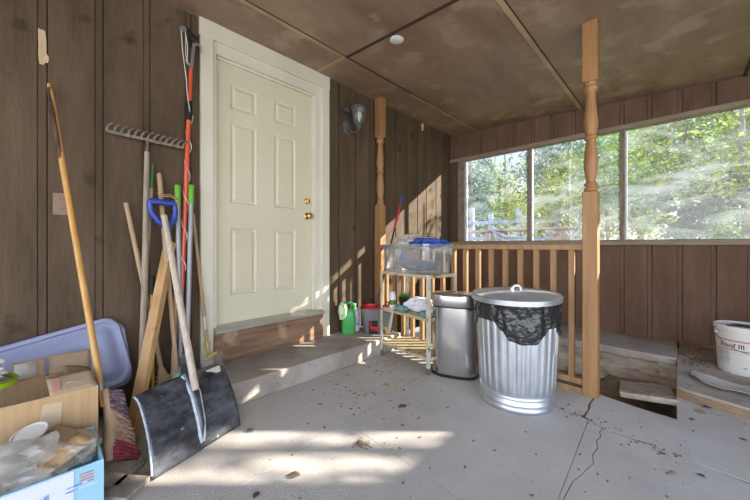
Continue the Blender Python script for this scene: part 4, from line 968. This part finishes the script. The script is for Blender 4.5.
def wrap_text(s, a0, z0, size, m, name):
    cu = bpy.data.curves.new(name, 'FONT'); cu.body = s; cu.size = size; cu.offset = size*.018
    to_ = bpy.data.objects.new(name, cu); C.objects.link(to_)
    dg = bpy.context.evaluated_depsgraph_get(); me = bpy.data.meshes.new_from_object(to_.evaluated_get(dg))
    bm = bmesh.new(); bm.from_mesh(me); bmesh.ops.triangulate(bm, faces=bm.faces); bmesh.ops.subdivide_edges(bm, edges=[e for e in bm.edges if e.calc_length() > .02], cuts=2)
    bmesh.ops.triangulate(bm, faces=bm.faces)
    b = MB(); vs = []
    for v_ in bm.verts: z = z0+v_.co.y; a = a0 + v_.co.x/rad(z); vs.append(cyl(a, z, .0008))
    b.add(vs, [[v_.index for v_ in f.verts] for f in bm.faces]); bm.free(); bpy.data.objects.remove(to_); bpy.data.curves.remove(cu)
    return b.build(name, m, bk, smooth=0)
wrap_text('Roof III', tc0-.30, .198, .046, 'ink', 'lettering')
b = MB(); rr = random.Random(3)
for i in range(11):
    z = .168-.009*i; ln = .42+.12*rr.random() if i not in (4, 9) else .2
    k = 0.0
    while k < ln:
        w_ = .02+.05*rr.random(); b.grid(lambda u, v_: cyl(tc0-.42+k+u*w_, z+.004*v_, .0004), 2, 1); k += w_+.012
b.build('fine_print', 'greyink', bk, solid=.0003, off=1)
b = MB(); b.grid(lambda u, v_: cyl(tc0+.62+u*.14, .06+.005*v_, .0004), 3, 1); b.grid(lambda u, v_: cyl(tc0+.62+u*.10, .052+.004*v_, .0004), 3, 1)
b.build('fine_print', 'greyink', bk, solid=.0003, off=1)
b = MB(); h0 = cyl(tc0-.62, .29, .006); hp_ = []
for i in range(25):
    t_ = i/24; a = tc0-.62 + t_*math.pi*.98; hp_.append(cyl(a, .29 - .115*math.sin(math.pi*t_), .008+.012*math.sin(math.pi*t_)))
b.tube(hp_, .0025, 6); b.build('bail', 'gunmetal', bk)
b = MB(); b.lathe([(.016, 0), (.016, .006), (.008, .01)], 14, Matrix.Translation(cyl(tc0-.62, .29, 0)) @ rz(tc0-.62) @ TY); b.build('bail_ear', 'pail', bk)

# ------------------------------------------------------------------ leaves on the concrete
LG = 'fallen leaves on the concrete'
def leaf(p, size, ang, m, label, curl=.3, gname=LG):
    b = MB(); T_ = place(p, ang); pr_ = [(-.5, 0), (-.3, .22), (-.05, .32), (.2, .24), (.42, .06), (.5, 0)]
    vs = []; 
    for x, w_ in pr_:
        for sgn in (-1, 0, 1): vs.append(T_ @ Vector((x*size, sgn*w_*size, .003 + abs(sgn)*curl*w_*size + .08*size*abs(x))))
    b.add(vs, [(i*3+j, i*3+j+1, (i+1)*3+j+1, (i+1)*3+j) for i in range(5) for j in range(2)])
    return tag(b.build('fallen_leaf', m, solid=.0008, off=1), label, 'leaf', gname)
ll = [(386, 386, .07, 'leafgreen', 'yellow-green leaf on the slab in front of the step'), (403, 407, .07, 'leafbrown', 'brown leaf on the slab in front of the stainless bin'), (360, 444, .06, 'leafbrown', 'brown leaf in the middle of the sunny patch'), (294, 476, .06, 'leafbrown', 'brown leaf at the lower edge of the sunny patch'), (256, 496, .04, 'leafdark', 'dark leaf at the very bottom edge of the slab'),
      (250, 431, .05, 'leafbrown', 'brown leaf right of the shovel blade'), (673, 474, .045, 'leaftan', 'tan leaf on the slab at lower right, alone'), (701, 476, .03, 'leafdark', 'tiny dark leaf at lower right beyond the tan leaf'), (320, 405, .03, 'leafbrown', 'small brown bit by the slab joint below the step'), (365, 396, .035, 'leaftan', 'small tan leaf in shade between step and joint crossing')]
for i, (u, v_, s_, m, lb_) in enumerate(ll): p = PZ(u, v_, .001); leaf(p, s_, i*1.3, m, lb_)
l2 = [(708, 408, .055, 'leafdark', 'dark purple leaf on the slab in front of the plywood'), (700, 412, .07, 'leaftan', 'tan leaf just left of the dark purple leaf'), (692, 420, .04, 'leafbrown', 'brown leaf nearest the pit corner'), (720, 417, .03, 'leafgreen', 'small yellow leaf right of the dark purple leaf'), (743, 440, .035, 'leafbrown', 'brown leaf by the right edge, below the plywood'), (745, 425, .03, 'leaftan', 'small tan leaf by the right edge')]
for i, (u, v_, s_, m, lb_) in enumerate(l2): p = PZ(u, v_, .001); leaf(p, s_, i*2.1+.4, m, lb_)
lit = MB(); rr = random.Random(23)
for i in range(300):
    if i < 130: u, v_ = rr.gauss(360, 45), rr.gauss(385, 22)
    elif i < 190: u, v_ = rr.uniform(250, 700), rr.uniform(380, 500)
    elif i < 240: u, v_ = rr.gauss(400, 22), rr.gauss(365, 7)
    else: t_ = rr.random(); u, v_ = 560+t_*120+rr.gauss(0, 4), 406+t_*52+rr.gauss(0, 3)
    if v_ < 350: continue
    p = PZ(u, v_, 0)
    if p.x < -2.05 or p.y > 2.55: continue
    on = p.y > cy(p.x)+.03; s_ = .0016+.004*rr.random()**2
    lit.box(-s_*1.6, s_*1.6, -s_, s_, 0, .003, place((p.x, p.y, 0), rr.random()*6))
tag(lit.build('leaf_crumbs', 'leafbrown', smooth=0), 'dark crumbs of leaves and dirt scattered over the concrete', 'litter', kind='stuff')
b = MB()
for i in range(5):
    p = PZ(362+i*2-4, 446-(i % 2)*3, .004); b.tube([p, p+Vector((.03*math.cos(i*2), .03*math.sin(i*2), .004)), p+Vector((.06*math.cos(i*2+.3), .05*math.sin(i*2+.3), .001))], .002, 5)
tag(b.build('dry_twig', 'leafbrown'), 'dry brown twig lying in the sunny patch', 'twig')

# ------------------------------------------------------------------ outside
dv = MB(); dv.grid(lambda u, v_: Vector((-30+60*u, -30+34.6*v_, -.30)), 12, 12); struct(dv, 'ground_bounce', 'bounceground')  # unseen pale ground added to bounce light up to the ceiling
gr_ = MB(); gr_.grid(lambda u, v_: Vector((-30+60*u, 4.4+36*v_, -.32 + .1*noise.noise(Vector((u*20, v_*20, 0))))), 60, 60); struct(gr_, 'ground', 'grass')
def leaf_cloud(name, m, parent, c, rad_, n, size, seed, clumps=26, clear=.93):
    n = int(n*1.5); size *= .78; rr = random.Random(seed); cs = []
    for i in range(clumps):
        while True:
            p = Vector((rr.uniform(-1, 1), rr.uniform(-1, 1), rr.uniform(-1, 1)))
            if p.length < 1: break
        cs.append((Vector((p.x*rad_[0], p.y*rad_[1], p.z*rad_[2])), .25+.3*rr.random()))
    vs = []; fs = []; c = Vector(c); mr = (rad_[0]+rad_[1]+rad_[2])/3
    for i in range(n):
        q, k = cs[rr.randrange(clumps)]
        p = c + q + Vector((rr.gauss(0, 1)*k*mr*.55, rr.gauss(0, 1)*k*mr*.55, rr.gauss(0, 1)*k*mr*.42))
        xs_, zs_ = p.x-(p.y-4.3)*1.049, p.z-(p.y-4.3)*.6667
        if clear and -2.5 < xs_ < .6 and .95 < zs_ < 2.4 and rr.random() < clear: continue
        E = Euler((rr.uniform(-1, 1), rr.uniform(-1, 1), rr.uniform(0, 6.28))).to_matrix(); s_ = size*(.6+.8*rr.random()); o = len(vs)
        vs += [p + E @ Vector((-s_, 0, 0)), p + E @ Vector((0, -s_*.5, .15*s_)), p + E @ Vector((s_, 0, 0)), p + E @ Vector((0, s_*.5, .15*s_))]; fs.append((o, o+1, o+2, o+3))
    b = MB(); b.v = vs; b.f = fs; b.m = [0]*len(fs)
    return b.build(name, m, parent, smooth=0)
GTn = 'trees and shrubs beyond the window'
def tree(name, label, x, y, h, cz, rad_, n, size, m, seed, trunk='bark', tr=.09, lean=(0, 0), branches=5):
    t_ = thing(name, label, 'tree', (x, y, -.3), GTn); rr = random.Random(seed)
    b = MB(); top_ = Vector((x+lean[0], y+lean[1], h)); b.tube([(x, y, -.35), lerp((x, y, -.3), top_, .35)+Vector((.05, 0, 0)), lerp((x, y, -.3), top_, .7), top_], [tr, tr*.8, tr*.55, tr*.2], 10)
    for i in range(branches):
        s0 = lerp((x, y, -.3), top_, .35+.5*rr.random()); a = rr.random()*6.28; e = s0 + Vector((math.cos(a)*rad_[0]*.8, math.sin(a)*rad_[1]*.8, rr.uniform(.1, .9))); b.tube([s0, lerp(s0, e, .5)+Vector((0, 0, .15)), e], [tr*.4, tr*.25, tr*.1], 7)
    b.build('trunk', trunk, t_); leaf_cloud('crown', m, t_, (x+lean[0]*.7, y+lean[1]*.7, cz), rad_, n, size, seed)
    return t_
def G(u, y): p = PY(u, 245, y); return p.x
tree('conifer_tree', 'dark blue-green evergreen seen through the left window pane', G(470, 9.5), 9.5, 5.2, 2.6, (.8, .8, 1.9), 3000, .07, 'lf_blue', 1)
tree('broadleaf_tree', 'bluish evergreen rising behind the second window mullion', G(552, 13), 13, 6.5, 4.1, (1.5, 1.2, 1.6), 3000, .10, 'lf_blue', 2)
tree('maple_tree', 'yellow-green young maple beyond the middle window', G(548, 8.6), 8.6, 3.4, 1.75, (.9, .8, .9), 2600, .055, 'lf_yellow', 3, tr=.05)
tree('birch_tree', 'slender white-trunked birch left of the free porch post', G(570, 7.6), 7.6, 3.0, 2.1, (.6, .6, .8), 1300, .05, 'lf_yellow', 4, 'birch', .045)
tree('shrub_tree', 'low yellow shrub tree right behind the free porch post', G(606, 8.8), 8.8, 3.0, 1.7, (.9, .8, 1.0), 2400, .06, 'lf_yellow', 5, tr=.05)
tree('maple_tree', 'bright green maple filling the upper part of the right window', G(682, 8.0), 8.0, 4.6, 3.0, (1.6, 1.2, 1.2), 5200, .07, 'lf_green', 6, tr=.09)
tree('dark_tree', 'dark leafy bush low in the middle of the right window', G(690, 6.8), 6.8, 2.2, 1.75, (.55, .5, .55), 1500, .055, 'lf_dark', 7, tr=.05)
tree('hazel_tree', 'green hazel at the far right of the right window', G(742, 6.6), 6.6, 3.6, 2.5, (1.1, 1.0, .95), 3600, .06, 'lf_yellow', 8, tr=.06)
tree('shrub_tree', 'low leafy shrub at the right end of the window sill', G(738, 7.2), 7.2, 1.6, 1.15, (.8, .7, .45), 1800, .05, 'lf_green', 9, tr=.04)
tree('oak_tree', 'tall pale tree farthest back behind the right window', G(640, 15), 15, 7, 4.3, (2.6, 1.5, 2.3), 4200, .11, 'lf_green', 10, tr=.12)
tree('oak_tree', 'tall tree far back behind the left window', G(505, 16), 16, 6, 3.2, (2.2, 1.5, 1.8), 3600, .10, 'lf_yellow', 12, tr=.12)
# beyond the right end of the window wall; its leaves break the sunlight on the slab
tree('yard_tree', 'leafy yard tree outside past the end of the window wall', 4.3, 6.35, 5.2, 4.1, (.8, .8, 1.0), 230, .085, 'lf_green', 13, tr=.08)
# deck rail, table and bench seen through the left panes
dr = thing('deck_railing', 'weathered grey deck railing across the yard, behind the left panes', 'railing', (G(515, 8), 8, -.3))
ys_ = 8.0
for u in (472, 491, 519, 557):
    x = G(u, ys_); b = MB(); zt = PY(u, 208 if u != 491 else 214, ys_).z; b.box(x-.05, x+.05, ys_-.05, ys_+.05, -.35, zt); b.build('railing_post', 'deckgrey', dr)
for vt in (221, 237.5):
    z = PY(510, vt, ys_).z; b = MB(); b.box(G(463, ys_), G(562, ys_), ys_-.09, ys_-.05, z-.06, z+.03); b.build('rail_board', 'deckgrey', dr)
b = MB(); b.box(G(440, 8)-1, G(575, 9)+.5, 7.2, 11, -.1, .02); tag(b.build('garden_deck', 'deckgrey'), 'low grey deck platform in the yard', 'deck')
def ptable(u, w, y, vt, label):
    x = G(u, y); z = PY(u, vt, y).z; t_ = thing('picnic_table', label, 'table', (x, y, .02), 'picnic furniture on the deck')
    for j in range(4): b = MB(); b.box(x-w, x+w, y-.36+.19*j, y-.36+.19*j+.17, z-.045, z); b.build('table_board', 'redwood', t_, bevel=.004)
    for sy in (-.62, .62): b = MB(); b.box(x-w, x+w, y+sy-.13, y+sy+.13, z-.36, z-.32); b.build('bench_board', 'redwood', t_, bevel=.004)
    for sx in (-w*.75, w*.75):
        for sy in (-1, 1): b = MB(); b.beam((x+sx, y+sy*.15, z-.045), (x+sx, y+sy*.5, .02), .09, .05); b.build('leg', 'redwood', t_)
ptable(530, .75, 7.0, 228.5, 'faded redwood picnic table seen through the second pane')
ptable(474, .5, 7.0, 231, 'faded redwood picnic table at the far left of the first pane')
b = MB(); y_ = 5.6; 
for dy in (0, .5):
    b.tube([PY(492, 226, y_+dy), PY(496, 236, y_+dy), PY(505, 241, y_+dy), PY(520, 240, y_+dy), PY(532, 240, y_+dy)], .03, 8)
b.tube([PY(497, 233, y_), PY(505, 236.5, y_), PY(516, 237.5, y_), PY(530, 238, y_)], .025, 8)
for uu in (498, 528): b.tube([PY(uu, 240, y_+.25), Vector((G(uu, y_+.25), y_+.25, -.3))], .03, 8)
for k in range(6): p = lerp(PY(500, 239, y_), PY(530, 239.5, y_), k/5); b.beam(p, p+Vector((0, .5, 0)), .06, .02)
tag(b.build('garden_chaise', 'deckgrey'), 'curved grey garden chaise between the picnic tables', 'chaise')

# ------------------------------------------------------------------ light, camera
sd_ = Vector((-.724, -.69, -.46)).normalized()
sl = bpy.data.lights.new('sun', 'SUN'); sl.energy = 9.5; sl.angle = R(.6); sl.color = (1, .93, .82)
so = bpy.data.objects.new('sun', sl); C.objects.link(so); so.rotation_euler = sd_.to_track_quat('-Z', 'Y').to_euler()
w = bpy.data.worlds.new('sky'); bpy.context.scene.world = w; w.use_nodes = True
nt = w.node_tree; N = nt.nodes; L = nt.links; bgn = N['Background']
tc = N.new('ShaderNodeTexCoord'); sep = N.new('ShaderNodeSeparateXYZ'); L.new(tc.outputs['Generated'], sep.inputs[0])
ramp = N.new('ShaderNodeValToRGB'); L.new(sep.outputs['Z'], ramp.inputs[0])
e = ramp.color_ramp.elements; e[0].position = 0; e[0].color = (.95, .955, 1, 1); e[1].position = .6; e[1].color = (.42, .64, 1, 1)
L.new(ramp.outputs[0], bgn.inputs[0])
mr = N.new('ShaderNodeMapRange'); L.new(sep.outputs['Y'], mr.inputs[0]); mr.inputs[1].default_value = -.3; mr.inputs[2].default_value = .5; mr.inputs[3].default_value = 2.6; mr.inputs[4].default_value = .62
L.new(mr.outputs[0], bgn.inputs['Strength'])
cd = bpy.data.cameras.new('camera'); cam = bpy.data.objects.new('camera', cd); C.objects.link(cam)
cd.sensor_width = 36; cd.lens = F/750*36; cd.clip_start = .02; cd.shift_y = -5/750
cam.location = CAM; cam.rotation_euler = (R(90), 0, A)
sc0 = bpy.context.scene; sc0.camera = cam
vs_ = sc0.view_settings; vs_.view_transform = 'Standard'; vs_.look = 'None'; vs_.gamma = 1; vs_.exposure = 1.0; vs_.use_curve_mapping = False
sc0.cycles.max_bounces = 10; sc0.cycles.transparent_max_bounces = 16; sc0.cycles.use_denoising = True
for o in C.objects:
    if '_o' in o: del o['_o']
